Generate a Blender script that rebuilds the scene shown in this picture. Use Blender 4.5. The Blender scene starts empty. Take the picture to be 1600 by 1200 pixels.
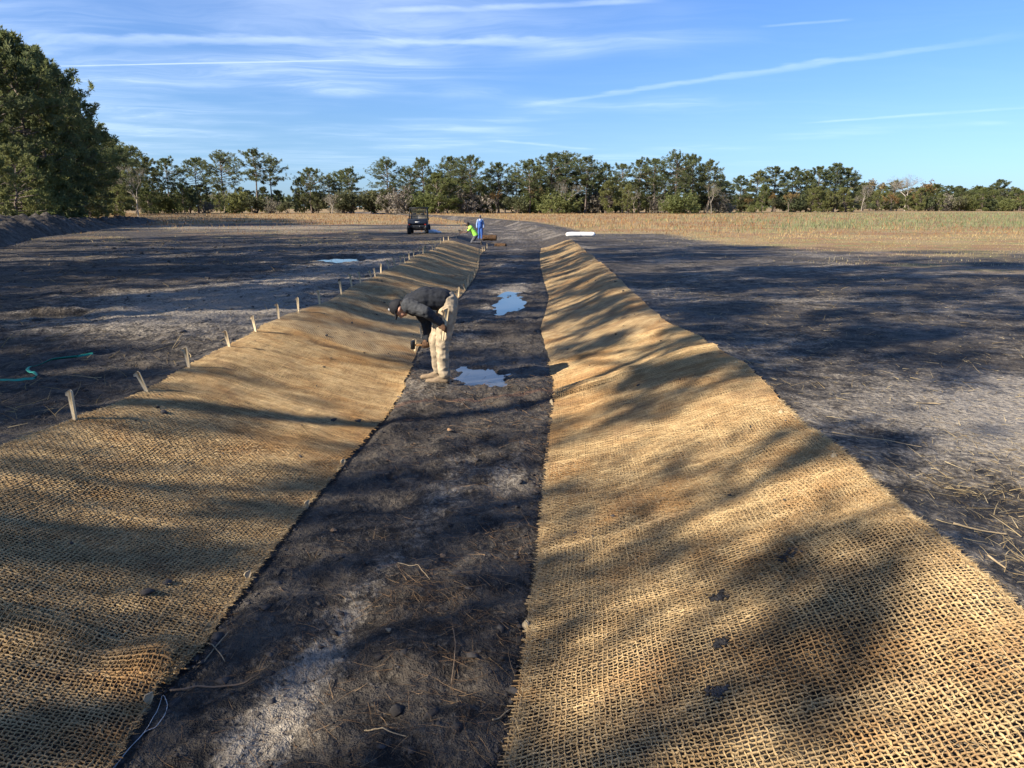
import bpy, bmesh, math, random
import numpy as np
from mathutils import Vector, Matrix, Euler

random.seed(7)
rng = np.random.default_rng(11)
R = math.radians
scene = bpy.context.scene
COL = scene.collection

# ------------------------------------------------------------------ camera
CAM_H = 1.65                       # eye height above the field beside the ditch
cam_d = bpy.data.cameras.new('camera')
cam_d.sensor_width = 36.0
cam_d.lens = 36.0 * 1150.0 / 1600.0
cam_d.clip_start = 0.05
cam_d.clip_end = 6000.0
cam = bpy.data.objects.new('camera', cam_d)
COL.objects.link(cam)
PITCH = math.atan((600 - 322) / 1150.0)
cam.location = (0, 0, CAM_H)
cam.rotation_euler = (R(90) - PITCH, 0, 0)
scene.camera = cam

# ------------------------------------------------------------------ light and sky
SUN_EL = R(32.0)
SUN_TO = Vector((-1.0, -0.55, 0)).normalized()         # horizontal direction towards the sun
SUN_AZ = math.atan2(SUN_TO.x, SUN_TO.y)                # clockwise from +Y
EXPOSURE = 1.42
SKY_STRENGTH = 0.053
SUN_STRENGTH = 4.2

scene.view_settings.view_transform = 'Standard'
scene.view_settings.look = 'None'
scene.view_settings.gamma = 1.0
scene.view_settings.use_curve_mapping = False
scene.view_settings.exposure = EXPOSURE

sun_d = bpy.data.lights.new('sun', 'SUN')
sun_d.energy = SUN_STRENGTH
sun_d.angle = R(0.53)
sun_d.color = (1.0, 0.90, 0.75)
sun = bpy.data.objects.new('sun', sun_d)
COL.objects.link(sun)
to_sun = Vector((SUN_TO.x * math.cos(SUN_EL), SUN_TO.y * math.cos(SUN_EL), math.sin(SUN_EL)))
sun.rotation_euler = to_sun.to_track_quat('Z', 'Y').to_euler()
sun.location = to_sun * 50


scene.cycles.max_bounces = 5
scene.cycles.diffuse_bounces = 2
scene.cycles.glossy_bounces = 2
scene.cycles.transmission_bounces = 3
scene.cycles.transparent_max_bounces = 8
scene.cycles.caustics_reflective = False
scene.cycles.caustics_refractive = False


class NT:
    """Tiny helper that wires shader nodes."""
    def __init__(self, tree):
        self.t = tree
        tree.nodes.clear()

    def n(self, kind, **kw):
        nd = self.t.nodes.new(kind)
        for k, v in kw.items():
            if k == 'inp':
                for kk, vv in v.items():
                    self.set(nd.inputs[kk], vv)
            else:
                setattr(nd, k, v)
        return nd

    def set(self, sock, v):
        if isinstance(v, bpy.types.NodeSocket):
            self.t.links.new(v, sock)
        elif isinstance(v, bpy.types.Node):
            self.t.links.new(v.outputs[0], sock)
        else:
            sock.default_value = v

    def math(self, op, a, b=0.0, c=0.0, clamp=False):
        nd = self.n('ShaderNodeMath', operation=op, use_clamp=clamp)
        self.set(nd.inputs[0], a)
        self.set(nd.inputs[1], b)
        self.set(nd.inputs[2], c)
        return nd.outputs[0]

    def vmath(self, op, a, b=(0, 0, 0)):
        nd = self.n('ShaderNodeVectorMath', operation=op)
        self.set(nd.inputs[0], a)
        if op == 'SCALE':
            self.set(nd.inputs['Scale'], b)
        else:
            self.set(nd.inputs[1], b)
        return nd.outputs['Value'] if op in ('DOT_PRODUCT', 'LENGTH', 'DISTANCE') else nd.outputs[0]

    def mix(self, f, a, b, blend='MIX'):
        nd = self.n('ShaderNodeMix', data_type='RGBA', blend_type=blend)
        self.set(nd.inputs[0], f)
        self.set(nd.inputs[6], a if not isinstance(a, tuple) else (*a[:3], 1))
        self.set(nd.inputs[7], b if not isinstance(b, tuple) else (*b[:3], 1))
        return nd.outputs[2]

    def noise(self, vec, scale, detail=4.0, rough=0.55, dist=0.0, out=0):
        nd = self.n('ShaderNodeTexNoise')
        self.set(nd.inputs['Vector'], vec)
        self.set(nd.inputs['Scale'], scale)
        self.set(nd.inputs['Detail'], detail)
        self.set(nd.inputs['Roughness'], rough)
        self.set(nd.inputs['Distortion'], dist)
        return nd.outputs[out]

    def ramp(self, v, lo, hi, a=0.0, b=1.0, smooth=True):
        nd = self.n('ShaderNodeMapRange', interpolation_type='SMOOTHSTEP' if smooth else 'LINEAR')
        self.set(nd.inputs[0], v)
        self.set(nd.inputs[1], lo)
        self.set(nd.inputs[2], hi)
        self.set(nd.inputs[3], a)
        self.set(nd.inputs[4], b)
        return nd.outputs[0]

    def map(self, vec, loc=(0, 0, 0), rot=(0, 0, 0), sc=(1, 1, 1)):
        nd = self.n('ShaderNodeMapping')
        self.set(nd.inputs[0], vec)
        nd.inputs[1].default_value = loc
        nd.inputs[2].default_value = rot
        nd.inputs[3].default_value = sc
        return nd.outputs[0]


world = bpy.data.worlds.new('World')
scene.world = world
world.use_nodes = True
world.cycles.sampling_method = 'MANUAL'
world.cycles.sample_map_resolution = 256
W = NT(world.node_tree)
sky = W.n('ShaderNodeTexSky', sky_type='NISHITA', sun_disc=False)
sky.sun_elevation = SUN_EL
sky.sun_rotation = SUN_AZ
sky.altitude = 50
sky.air_density = 1.0
sky.dust_density = 0.35
sky.ozone_density = 2.2
gen = W.n('ShaderNodeTexCoord').outputs['Generated']
sep = W.n('ShaderNodeSeparateXYZ', inp={0: gen})
hsv = W.n('ShaderNodeHueSaturation', inp={'Saturation': 1.03, 'Value': 1.0, 'Color': sky.outputs[0]})
tint = W.mix(W.ramp(sep.outputs[2], -0.02, 0.32), (0.62, 0.80, 1.12), (0.60, 0.86, 1.30))
tinted = W.mix(1.0, hsv.outputs[0], tint, 'MULTIPLY')
tinted = W.mix(1.0, tinted, W.mix(W.ramp(sep.outputs[2], 0.0, 0.10), (0.84, 0.97, 1.22), (1.0, 1.0, 1.0)), 'MULTIPLY')
dz = W.math('MAXIMUM', sep.outputs[2], 0.012)
px = W.math('DIVIDE', sep.outputs[0], dz)
py = W.math('DIVIDE', sep.outputs[1], dz)
plane = W.n('ShaderNodeCombineXYZ', inp={0: px, 1: py, 2: 0.0}).outputs[0]   # cloud layer seen as a flat sheet
# thin cirrus: combed, feathery streaks in drifting patches, milkier towards the left
warp = W.noise(plane, 0.45, 3, 0.55, 0.0, 1)
wv = W.vmath('ADD', plane, W.vmath('SCALE', W.vmath('SUBTRACT', warp, (0.5, 0.5, 0.5)), 2.4))
st1 = W.noise(W.map(wv, (3.1, 0.7, 0), (0, 0, R(-22)), (0.22, 1.25, 1)), 1.0, 6, 0.66, 0.3)
st2 = W.noise(W.map(wv, (8.4, 5.2, 0), (0, 0, R(12)), (0.55, 1.5, 1)), 1.0, 5, 0.68, 0.4)
patch = W.noise(W.map(plane, (0.3, 2.6, 0), (0, 0, R(20)), (0.30, 0.26, 1)), 1.0, 3, 0.55)
lean = W.math('DIVIDE', px, W.math('ADD', W.math('ABSOLUTE', py), 2.5))
veil = W.ramp(W.math('ADD', patch, W.math('MULTIPLY', lean, -0.30)), 0.42, 0.74)
c1 = W.math('MULTIPLY', W.ramp(st1, 0.40, 0.72), W.math('ADD', W.math('MULTIPLY', veil, 0.31), 0.02))
c2 = W.math('MULTIPLY', W.ramp(st2, 0.44, 0.78), W.math('ADD', W.math('MULTIPLY', veil, 0.28), 0.01))
cl = W.math('ADD', W.math('ADD', c1, c2), W.math('MULTIPLY', veil, 0.13))
trail_nz = W.noise(plane, 1.3, 3, 0.6)
trail_fine = W.noise(plane, 6.0, 4, 0.7)
trail_tex = W.math('ADD', W.math('MULTIPLY', W.ramp(trail_nz, 0.25, 0.7), 0.6), W.math('MULTIPLY', trail_fine, 0.5))
trail_off = W.math('SUBTRACT', W.math('ADD', trail_nz, W.math('MULTIPLY', trail_fine, 0.25)), 0.62)


def contrail(p0, p1, width, gain, ragged=0.5):
    """Straight vapour trail on the cloud layer from p0 to p1 (layer coordinates)."""
    global cl
    p0 = Vector((*p0, 0)); p1 = Vector((*p1, 0))
    d = (p1 - p0); L = d.length; d.normalize()
    nrm = Vector((-d.y, d.x, 0))
    rel = W.vmath('SUBTRACT', plane, tuple(p0))
    a = W.vmath('DOT_PRODUCT', rel, tuple(d))
    b = W.vmath('DOT_PRODUCT', rel, tuple(nrm))
    b = W.math('ADD', b, W.math('MULTIPLY', trail_off, width * 2.2 * ragged))
    core = W.ramp(W.math('ABSOLUTE', b), width * 0.12, width, 1.0, 0.0)
    ends = W.math('MULTIPLY', W.ramp(a, 0.0, L * 0.18), W.ramp(a, L * 0.80, L, 1.0, 0.0))
    cl = W.math('ADD', cl, W.math('MULTIPLY', W.math('MULTIPLY', core, ends), W.math('MULTIPLY', trail_tex, gain)))


def sky_pt(x, y):
    """Layer coordinates of a direction measured in the photograph."""
    u, v = x - 800.0, y - 600.0
    c, s = math.cos(PITCH), math.sin(PITCH)
    fw, dn = 1150 * c - v * s, 1150 * s + v * c
    return (u / -dn, fw / -dn)


contrail(sky_pt(60, 104), sky_pt(600, 93), 0.035, 0.75, 0.25)
contrail(sky_pt(40, 62), sky_pt(960, 68), 0.20, 0.36, 1.3)
contrail(sky_pt(560, 18), sky_pt(1060, 0), 0.08, 0.42, 1.2)
contrail(sky_pt(780, 172), sky_pt(1680, 42), 0.17, 0.26, 1.3)
contrail(sky_pt(1240, 194), sky_pt(1700, 160), 0.20, 0.26, 1.0)
contrail(sky_pt(1180, 42), sky_pt(1340, 30), 0.05, 0.22, 0.6)
contrail(sky_pt(760, 218), sky_pt(930, 234), 0.22, 0.35, 0.6)
fade = W.ramp(sep.outputs[2], 0.012, 0.11, 0.0, 1.0)
cl = W.math('MULTIPLY', cl, fade)
cl = W.math('MINIMUM', cl, 0.5)
cloud_col = W.mix(0.80, W.vmath('SCALE', tinted, 2.0), (9.0, 9.8, 10.6))
skycol = W.mix(cl, tinted, cloud_col)
bg = W.n('ShaderNodeBackground', inp={'Color': skycol, 'Strength': SKY_STRENGTH})
W.n('ShaderNodeOutputWorld', inp={0: bg.outputs[0]})

# ------------------------------------------------------------------ helpers


def tag(o, label=None, cat=None, group=None, kind=None):
    if label: o['label'] = label
    if cat: o['category'] = cat
    if group: o['group'] = group
    if kind: o['kind'] = kind
    return o


def empty(name, loc=(0, 0, 0), rz=0.0):
    o = bpy.data.objects.new(name, None)
    o.empty_display_size = 0.1
    o.location = loc
    o.rotation_euler = (0, 0, rz)
    COL.objects.link(o)
    return o


def mesh_np(name, verts, faces, mat=None, parent=None, smooth=False, attrs=None, link=True):
    """One mesh object from numpy vertices and faces (an N x k array or a list of such arrays)."""
    if not isinstance(faces, (list, tuple)):
        faces = [faces]
    faces = [np.asarray(f, dtype=np.int32) for f in faces if len(f)]
    verts = np.asarray(verts, dtype=np.float32)
    me = bpy.data.meshes.new(name)
    me.vertices.add(len(verts))
    me.vertices.foreach_set('co', verts.ravel())
    loops = np.concatenate([f.ravel() for f in faces])
    tot = np.concatenate([np.full(len(f), f.shape[1], dtype=np.int32) for f in faces])
    start = np.concatenate([[0], np.cumsum(tot)[:-1]]).astype(np.int32)
    me.loops.add(len(loops))
    me.loops.foreach_set('vertex_index', loops)
    me.polygons.add(len(tot))
    me.polygons.foreach_set('loop_start', start)
    me.polygons.foreach_set('loop_total', tot)
    if smooth:
        me.polygons.foreach_set('use_smooth', np.ones(len(tot), dtype=bool))
    for an, av in (attrs or {}).items():
        av = np.asarray(av, dtype=np.float32)
        if av.ndim == 1:
            a = me.attributes.new(an, 'FLOAT', 'POINT'); a.data.foreach_set('value', av)
        elif av.shape[1] == 3:
            a = me.attributes.new(an, 'FLOAT_VECTOR', 'POINT'); a.data.foreach_set('vector', av.ravel())
    me.update(calc_edges=True)
    me.validate()
    if mat: me.materials.append(mat)
    if not link:
        return me
    o = bpy.data.objects.new(name, me)
    COL.objects.link(o)
    if parent: o.parent = parent
    return o


def obj_from(me, name, parent=None):
    o = bpy.data.objects.new(name, me)
    COL.objects.link(o)
    if parent: o.parent = parent
    return o


def ss(a, b, x):
    t = np.clip((np.asarray(x, dtype=np.float64) - a) / (b - a), 0, 1)
    return t * t * (3 - 2 * t)


def _hash(ix, iy, seed):
    h = (ix.astype(np.int64) * 374761393 + iy.astype(np.int64) * 668265263 + seed * 974634777) & 0xFFFFFFFF
    h = ((h ^ (h >> 13)) * 1274126177) & 0xFFFFFFFF
    h = h ^ (h >> 16)
    return (h & 0xFFFF) / 65535.0


def vnoise(x, y, seed=0):
    """Smooth value noise in -1..1."""
    ix = np.floor(x); iy = np.floor(y)
    fx = x - ix; fy = y - iy
    fx = fx * fx * fx * (fx * (fx * 6 - 15) + 10); fy = fy * fy * fy * (fy * (fy * 6 - 15) + 10)
    ix = ix.astype(np.int64); iy = iy.astype(np.int64)
    a = _hash(ix, iy, seed); b = _hash(ix + 1, iy, seed)
    c = _hash(ix, iy + 1, seed); d = _hash(ix + 1, iy + 1, seed)
    return 2 * ((a + (b - a) * fx) * (1 - fy) + (c + (d - c) * fx) * fy) - 1


def fbm(x, y, scale, oct=4, seed=0, gain=0.5):
    x = np.asarray(x, dtype=np.float64) * scale; y = np.asarray(y, dtype=np.float64) * scale
    v = 0; amp = 1; tot = 0
    for k in range(oct):
        v = v + amp * vnoise(x + 13.7 * k, y - 7.3 * k, seed + k * 17)
        tot += amp; amp *= gain; x = x * 2.03; y = y * 2.03
    return v / tot


# ------------------------------------------------------------------ the lie of the land
LU_T = [(-3.5, 0.0), (-3.5, 4.78), (-3.41, 5.51), (-3.31, 6.46), (-3.34, 7.45), (-3.35, 8.57), (-3.38, 9.55), (-3.47, 10.91),
        (-3.38, 11.83), (-3.26, 12.65), (-3.28, 13.9), (-3.34, 15.3), (-3.4, 16.87), (-3.37, 18.06), (-3.4, 20.1), (-3.39, 22.12),
        (-3.34, 27.8), (-3.45, 33.3), (-3.78, 40.2), (-3.75, 46.2), (-3.68, 50.7), (-4.2, 75), (-6.4, 100), (-14.2, 140), (-27, 180), (-60, 260)]
LL_T = [(-1.58, 0.0), (-1.58, 2.48), (-1.62, 2.94), (-1.57, 3.31), (-1.56, 4.05), (-1.53, 5.02), (-1.46, 5.9), (-1.35, 7.11),
        (-1.33, 7.78), (-1.36, 8.65), (-1.41, 9.92), (-1.46, 11.35), (-1.49, 12.55), (-1.44, 16.46), (-1.27, 18.67), (-1.25, 21.2),
        (-1.21, 24.04), (-1.28, 28.5), (-1.62, 37.84), (-1.56, 44.85), (-1.40, 50.9), (-2.2, 75), (-4.4, 100), (-12.2, 140), (-25, 180), (-58, 260)]
RL_T = [(-0.05, 0.0), (-0.01, 2.48), (0.05, 2.91), (0.11, 3.62), (0.18, 4.38), (0.27, 5.51), (0.35, 6.65), (0.49, 8.19), (0.55, 8.98),
        (0.55, 9.92), (0.52, 11.35), (0.52, 13.25), (0.7, 15.39), (0.93, 18.38), (0.99, 22.86), (1.11, 28.5), (1.4, 37.84),
        (1.93, 49.06), (1.1, 75), (-1.1, 100), (-8.9, 140), (-21.6, 180), (-54, 260)]
RU_T = [(2.0, 0.0), (2.05, 2.63), (2.07, 3.11), (2.07, 3.52), (2.15, 4.13), (2.2, 4.71), (2.23, 5.72), (2.34, 6.7), (2.43, 7.48),
        (2.32, 8.61), (2.41, 9.26), (2.23, 10.6), (2.28, 11.61), (2.34, 14.56), (2.6, 18.82), (2.88, 25.74), (3.31, 36.83),
        (3.68, 48.37), (3.9, 53), (3.1, 75), (0.9, 100), (-6.9, 140), (-19.6, 180), (-52, 260)]


def _edge(T):
    a = np.array(T)
    return lambda Y: np.interp(Y, a[:, 1], a[:, 0])


xLU, xLL, xRL, xRU = _edge(LU_T), _edge(LL_T), _edge(RL_T), _edge(RU_T)
DEPTH = 0.52


def base_z(Y):
    return -0.42 * ss(8, 55, Y)


def bank(t):
    t = np.clip(t, 0, 1)
    return 0.80 * t + 0.20 * (t * t * (3 - 2 * t))


def ditch_depth(Y):
    return DEPTH * ss(0.7, 1.9, Y)


def bank_lumps(X, Y):
    """Folds and humps of the trimmed banks, shared by the earth and the mats lying on it."""
    a = 0.030 * fbm(X, Y, 0.9, 2, 5) + 0.014 * fbm(X, Y * 1.3, 2.6, 2, 9)
    hump = 0.10 * np.exp(-(((X + 2.55) / 0.55) ** 2 + ((Y - 15.8) / 1.0) ** 2)) * (1 + 0.75 * np.sin(Y * 6.5 + X * 4.0 + 2.0 * fbm(X, Y, 1.5, 2, 12)))
    hump = hump + 0.13 * np.exp(-(((X + 2.9) / 0.8) ** 2 + ((Y - 27) / 2.6) ** 2)) + 0.16 * np.exp(-(((X + 2.8) / 0.9) ** 2 + ((Y - 40) / 4.0) ** 2))
    hump = hump + 0.05 * np.exp(-(((X - 1.7) / 0.6) ** 2 + ((Y - 7.6) / 0.8) ** 2)) + 0.035 * np.exp(-(((X - 1.75) / 0.5) ** 2 + ((Y - 3.3) / 0.5) ** 2))
    ridges = 0.028 * np.sin(Y * 1.15 + 0.6 * X) * ss(14, 24, Y)
    return a + hump + ridges


PUDDLES = [  # x, y, rx, ry, turn
    (-0.35, 9.38, 0.28, 0.58, 0.30),
    (-0.05, 17.2, 0.33, 1.8, -0.05),
    (-6.0, 25.6, 0.95, 1.5, 0.25),
    (-7.3, 11.45, 0.55, 0.45, 0.1),
]


def puddle_mask(X, Y, k):
    x, y, rx, ry, rot = PUDDLES[k]
    c, s = math.cos(rot), math.sin(rot)
    dx, dy = X - x, Y - y
    a = (c * dx + s * dy) / rx; b = (-s * dx + c * dy) / ry
    r = np.sqrt(a * a + b * b) + 0.55 * fbm(X, Y * (1.0 if k != 1 else 0.5), 3.2 if k < 2 else 1.8, 4, 31 + k, 0.6)
    return 1 - ss(0.75, 1.25, r)


def raw_ground(X, Y, detail=True):
    X = np.asarray(X, dtype=np.float64); Y = np.asarray(Y, dtype=np.float64)
    b = base_z(Y)
    D = ditch_depth(Y)
    lu, ll, rl, ru = xLU(Y), xLL(Y), xRL(Y), xRU(Y)
    tl = (ll - X) / (ll - lu); tr = (X - rl) / (ru - rl)
    t = np.where(X < 0.5 * (ll + rl), tl, tr)
    onbank = ((t > 0) & (t < 1)).astype(float)
    prof = bank(t)
    crest = 0.045 * np.exp(-((t - 0.86) / 0.22) ** 2) * ss(1.0, 3.0, Y)
    z = b - D + D * prof + crest
    lumps = bank_lumps(X, Y)
    fade_b = ss(-0.06, 0.08, t) * (1 - ss(1.0, 1.35, t))
    z = z + lumps * fade_b
    if detail:
        near = 1 - ss(30, 120, np.hypot(X, Y))
        bed = (t <= 0.0).astype(float) * (D > 0.05)
        rough_bed = 0.050 * fbm(X, Y, 0.8, 3, 21) + 0.060 * fbm(X, Y, 3.3, 4, 22, 0.6) + 0.034 * np.abs(fbm(X, Y, 10, 3, 23, 0.65)) + 0.03 * np.clip(fbm(X, Y, 2.0, 3, 24) - 0.15, 0, 1)
        left = (X < lu).astype(float)
        fld_l = 0.085 * fbm(X * 0.45, Y * 1.2, 0.8, 4, 41, 0.55) + 0.050 * fbm(X, Y, 3.6, 4, 42, 0.6) + 0.03 * np.abs(fbm(X, Y, 9.0, 3, 43, 0.65))
        fld_r = 0.035 * fbm(X * 0.6, Y, 0.7, 3, 51) + 0.016 * fbm(X, Y, 5.0, 3, 52)
        off = ss(1.0, 1.25, t)
        z = z + near * (rough_bed * (1 - ss(-0.10, 0.02, t)) * (D > 0.05) + off * (left * fld_l + (1 - left) * fld_r))
        far = ss(55, 120, Y)
        z = z + onbank * far * 0.16 * fbm(X, Y, 0.5, 4, 61)
        z = z + ss(48, 56, Y) * (1 - ss(120, 200, Y)) * (t < 1.3) * 0.10 * fbm(X, Y, 0.9, 4, 62, 0.6)
        for k in range(len(PUDDLES)):
            m = puddle_mask(X, Y, k)
            lvl = WATER[k] - 0.030 + 0.042 * fbm(X, Y, 9.0, 3, 77)
            z = z * (1 - m) + np.minimum(lvl, z + 0.02) * m
    # earth under a mat is pressed smooth and sits just below it
    mat_on = (t > -0.02) & (t < 1.03) & (Y < 52)
    z = np.where(mat_on, z - 0.014, z)
    # gentle rise far off to the right
    return z


WATER = [0.0] * len(PUDDLES)
for _k, _p in enumerate(PUDDLES):
    WATER[_k] = 0.0
_w = []
for _k, (x, y, rx, ry, rot) in enumerate(PUDDLES):
    inb = xLL(y) < x < xRL(y)
    _w.append(float(base_z(y)) - (DEPTH if inb else 0.0) - (0.018 if inb else 0.05))
WATER = _w


def gz(x, y):
    return float(raw_ground(np.array([x]), np.array([y]))[0])


def unproject(x, y, dz=0.0):
    """Point on the land for a place measured in the photograph, dz above the field level."""
    c, s = math.cos(PITCH), math.sin(PITCH)
    u, v = x - 800.0, y - 600.0
    fw, dn = 1150 * c - v * s, 1150 * s + v * c
    Y = 10.0
    for _ in range(60):
        Y = 0.5 * Y + 0.5 * (CAM_H - (float(base_z(Y)) + dz)) * fw / dn
    return u * Y / fw, Y


def top_z(x, y, Y):
    c, s = math.cos(PITCH), math.sin(PITCH)
    v = y - 600.0
    fw, dn = 1150 * c - v * s, 1150 * s + v * c
    return (x - 800.0) * Y / fw, CAM_H - dn * Y / fw


# ------------------------------------------------------------------ materials
def new_mat(name):
    m = bpy.data.materials.new(name)
    m.use_nodes = True
    return m, NT(m.node_tree)


def principled(N, color, rough=0.8, bump=None, bump_str=0.3, bump_dist=0.02, **kw):
    b = N.n('ShaderNodeBsdfPrincipled')
    N.set(b.inputs['Base Color'], (*color, 1) if isinstance(color, tuple) and len(color) == 3 else color)
    N.set(b.inputs['Roughness'], rough)
    for k, v in kw.items():
        N.set(b.inputs[k.replace('_', ' ')], v)
    if bump is not None:
        bn = N.n('ShaderNodeBump', inp={'Strength': bump_str, 'Distance': bump_dist, 'Height': bump})
        N.set(b.inputs['Normal'], bn.outputs[0])
    return b


def out(N, sh):
    o = N.n('ShaderNodeOutputMaterial')
    N.set(o.inputs[0], sh.outputs[0] if isinstance(sh, bpy.types.Node) else sh)


def simple_mat(name, color, rough=0.7, var=0.15, scale=12.0, metallic=0.0, bump=0.15, spec=0.3, dist=0.01):
    m, N = new_mat(name)
    tc = N.n('ShaderNodeTexCoord').outputs['Object']
    nz = N.noise(tc, scale, 5, 0.6)
    nz2 = N.noise(tc, scale * 5, 3, 0.6)
    lo = tuple(c * (1 - var) for c in color); hi = tuple(min(1, c * (1 + var)) for c in color)
    col = N.mix(N.ramp(nz, 0.3, 0.7), lo, hi)
    p = principled(N, col, N.ramp(nz2, 0.2, 0.8, max(0.05, rough - 0.08), min(1, rough + 0.08)), N.math('ADD', nz, N.math('MULTIPLY', nz2, 0.4)), bump, dist)
    p.inputs['Metallic'].default_value = metallic
    p.inputs['Specular IOR Level'].default_value = spec
    out(N, p)
    return m


def soil_material():
    m, N = new_mat('peaty_soil')
    pos = N.n('ShaderNodeNewGeometry').outputs['Position']
    at = N.n('ShaderNodeAttribute', attribute_name='zone')
    z = N.n('ShaderNodeSeparateXYZ', inp={0: at.outputs['Vector']})
    sand, veg, rust = z.outputs[0], z.outputs[1], z.outputs[2]
    n1 = N.noise(pos, 0.55, 3, 0.6)
    n2 = N.noise(pos, 4.5, 4, 0.65, 0.2)
    n3 = N.noise(pos, 26.0, 3, 0.7)
    n4 = N.noise(pos, 110.0, 2, 0.7)
    vor = N.n('ShaderNodeTexVoronoi', inp={'Vector': pos, 'Scale': 17.0, 'Randomness': 1.0})
    soil = N.mix(N.ramp(n2, 0.38, 0.62), (0.017, 0.0145, 0.0125), (0.080, 0.066, 0.051))
    soil = N.mix(N.ramp(n3, 0.50, 0.68, 0, 0.55), soil, (0.165, 0.139, 0.107))
    soil = N.mix(N.ramp(n1, 0.52, 0.74, 0, 0.22), soil, (0.10, 0.074, 0.055))
    soil = N.mix(N.ramp(n4, 0.55, 0.8, 0, 0.35), soil, (0.014, 0.013, 0.014))
    # pale washed sand and the fields' painted sunlit tone: broken up to lie in films and crumbs
    sm = N.math('ADD', sand, N.math('MULTIPLY', N.math('SUBTRACT', n2, 0.5), 0.9))
    sm = N.math('ADD', sm, N.math('MULTIPLY', N.math('SUBTRACT', n3, 0.5), 0.7))
    sm = N.ramp(sm, 0.30, 0.85)
    sandc = N.mix(N.ramp(n3, 0.3, 0.7), (0.235, 0.200, 0.157), (0.42, 0.366, 0.290))
    col = N.mix(N.math('MULTIPLY', sm, 0.85), soil, sandc)
    # dead grass litter
    lit = N.noise(N.map(pos, (0, 0, 0), (0, 0, 0.2), (1.0, 2.6, 1.0)), 9.0, 4, 0.7, 0.6)
    vg = N.ramp(N.math('ADD', veg, N.math('MULTIPLY', N.math('SUBTRACT', lit, 0.5), 1.5)), 0.35, 0.75)
    big = N.noise(pos, 0.13, 2, 0.6)
    straw = N.mix(N.ramp(big, 0.42, 0.58), (0.31, 0.215, 0.095), (0.26, 0.14, 0.062))
    straw = N.mix(N.ramp(n1, 0.52, 0.66), straw, (0.215, 0.215, 0.085))
    straw = N.mix(N.ramp(n3, 0.42, 0.75, 0, 0.75), straw, (0.42, 0.32, 0.155))
    col = N.mix(N.math('MULTIPLY', vg, 0.88), col, straw)
    col = N.mix(N.math('MULTIPLY', N.ramp(N.math('ADD', rust, N.math('MULTIPLY', N.math('SUBTRACT', n2, 0.5), 0.8)), 0.45, 0.95), 0.5), col, (0.15, 0.075, 0.045))
    h = N.math('ADD', N.math('MULTIPLY', n3, 0.6), N.math('ADD', N.math('MULTIPLY', n4, 0.22), N.math('MULTIPLY', n2, 0.9)))
    h = N.math('ADD', h, N.math('MULTIPLY', vor.outputs[0], -0.35))
    rough = N.ramp(n1, 0.3, 0.7, 0.62, 0.95)
    p = principled(N, col, rough, h, 1.0, 0.07)
    p.inputs['Specular IOR Level'].default_value = 0.28
    out(N, p)
    return m


def W_warp(N, vec, scale, amt):
    nz = N.noise(vec, scale, 3, 0.5, 0.0, 1)
    return N.vmath('ADD', vec, N.vmath('SCALE', N.vmath('SUBTRACT', nz, (0.5, 0.5, 0.5)), amt))


def coir_colour(N, pos):
    n1 = N.noise(pos, 1.15, 4, 0.55, 0.4)
    n2 = N.noise(pos, 6.0, 4, 0.6)
    n3 = N.noise(pos, 90.0, 3, 0.7)
    c = N.mix(N.ramp(n2, 0.3, 0.7), (0.415, 0.275, 0.132), (0.56, 0.405, 0.208))
    c = N.mix(N.ramp(n1, 0.47, 0.66, 0, 0.72), c, (0.34, 0.175, 0.062))
    c = N.mix(N.ramp(N.noise(pos, 2.3, 5, 0.6, 0.6), 0.52, 0.70, 0, 0.6), c, (0.25, 0.155, 0.085))
    c = N.mix(N.ramp(n3, 0.35, 0.75, 0, 0.55), c, (0.24, 0.16, 0.08))
    return c, n2, n3


def coir_yarn_material():
    m, N = new_mat('coir_yarn')
    pos = N.n('ShaderNodeNewGeometry').outputs['Position']
    c, n2, n3 = coir_colour(N, pos)
    at = N.n('ShaderNodeAttribute', attribute_name='tone').outputs['Fac']
    c = N.mix(1.0, c, N.ramp(at, 0, 1, 0.72, 1.22, False), 'MULTIPLY')
    p = principled(N, c, 0.92, n3, 0.6, 0.004)
    p.inputs['Specular IOR Level'].default_value = 0.12
    out(N, p)
    return m


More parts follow.
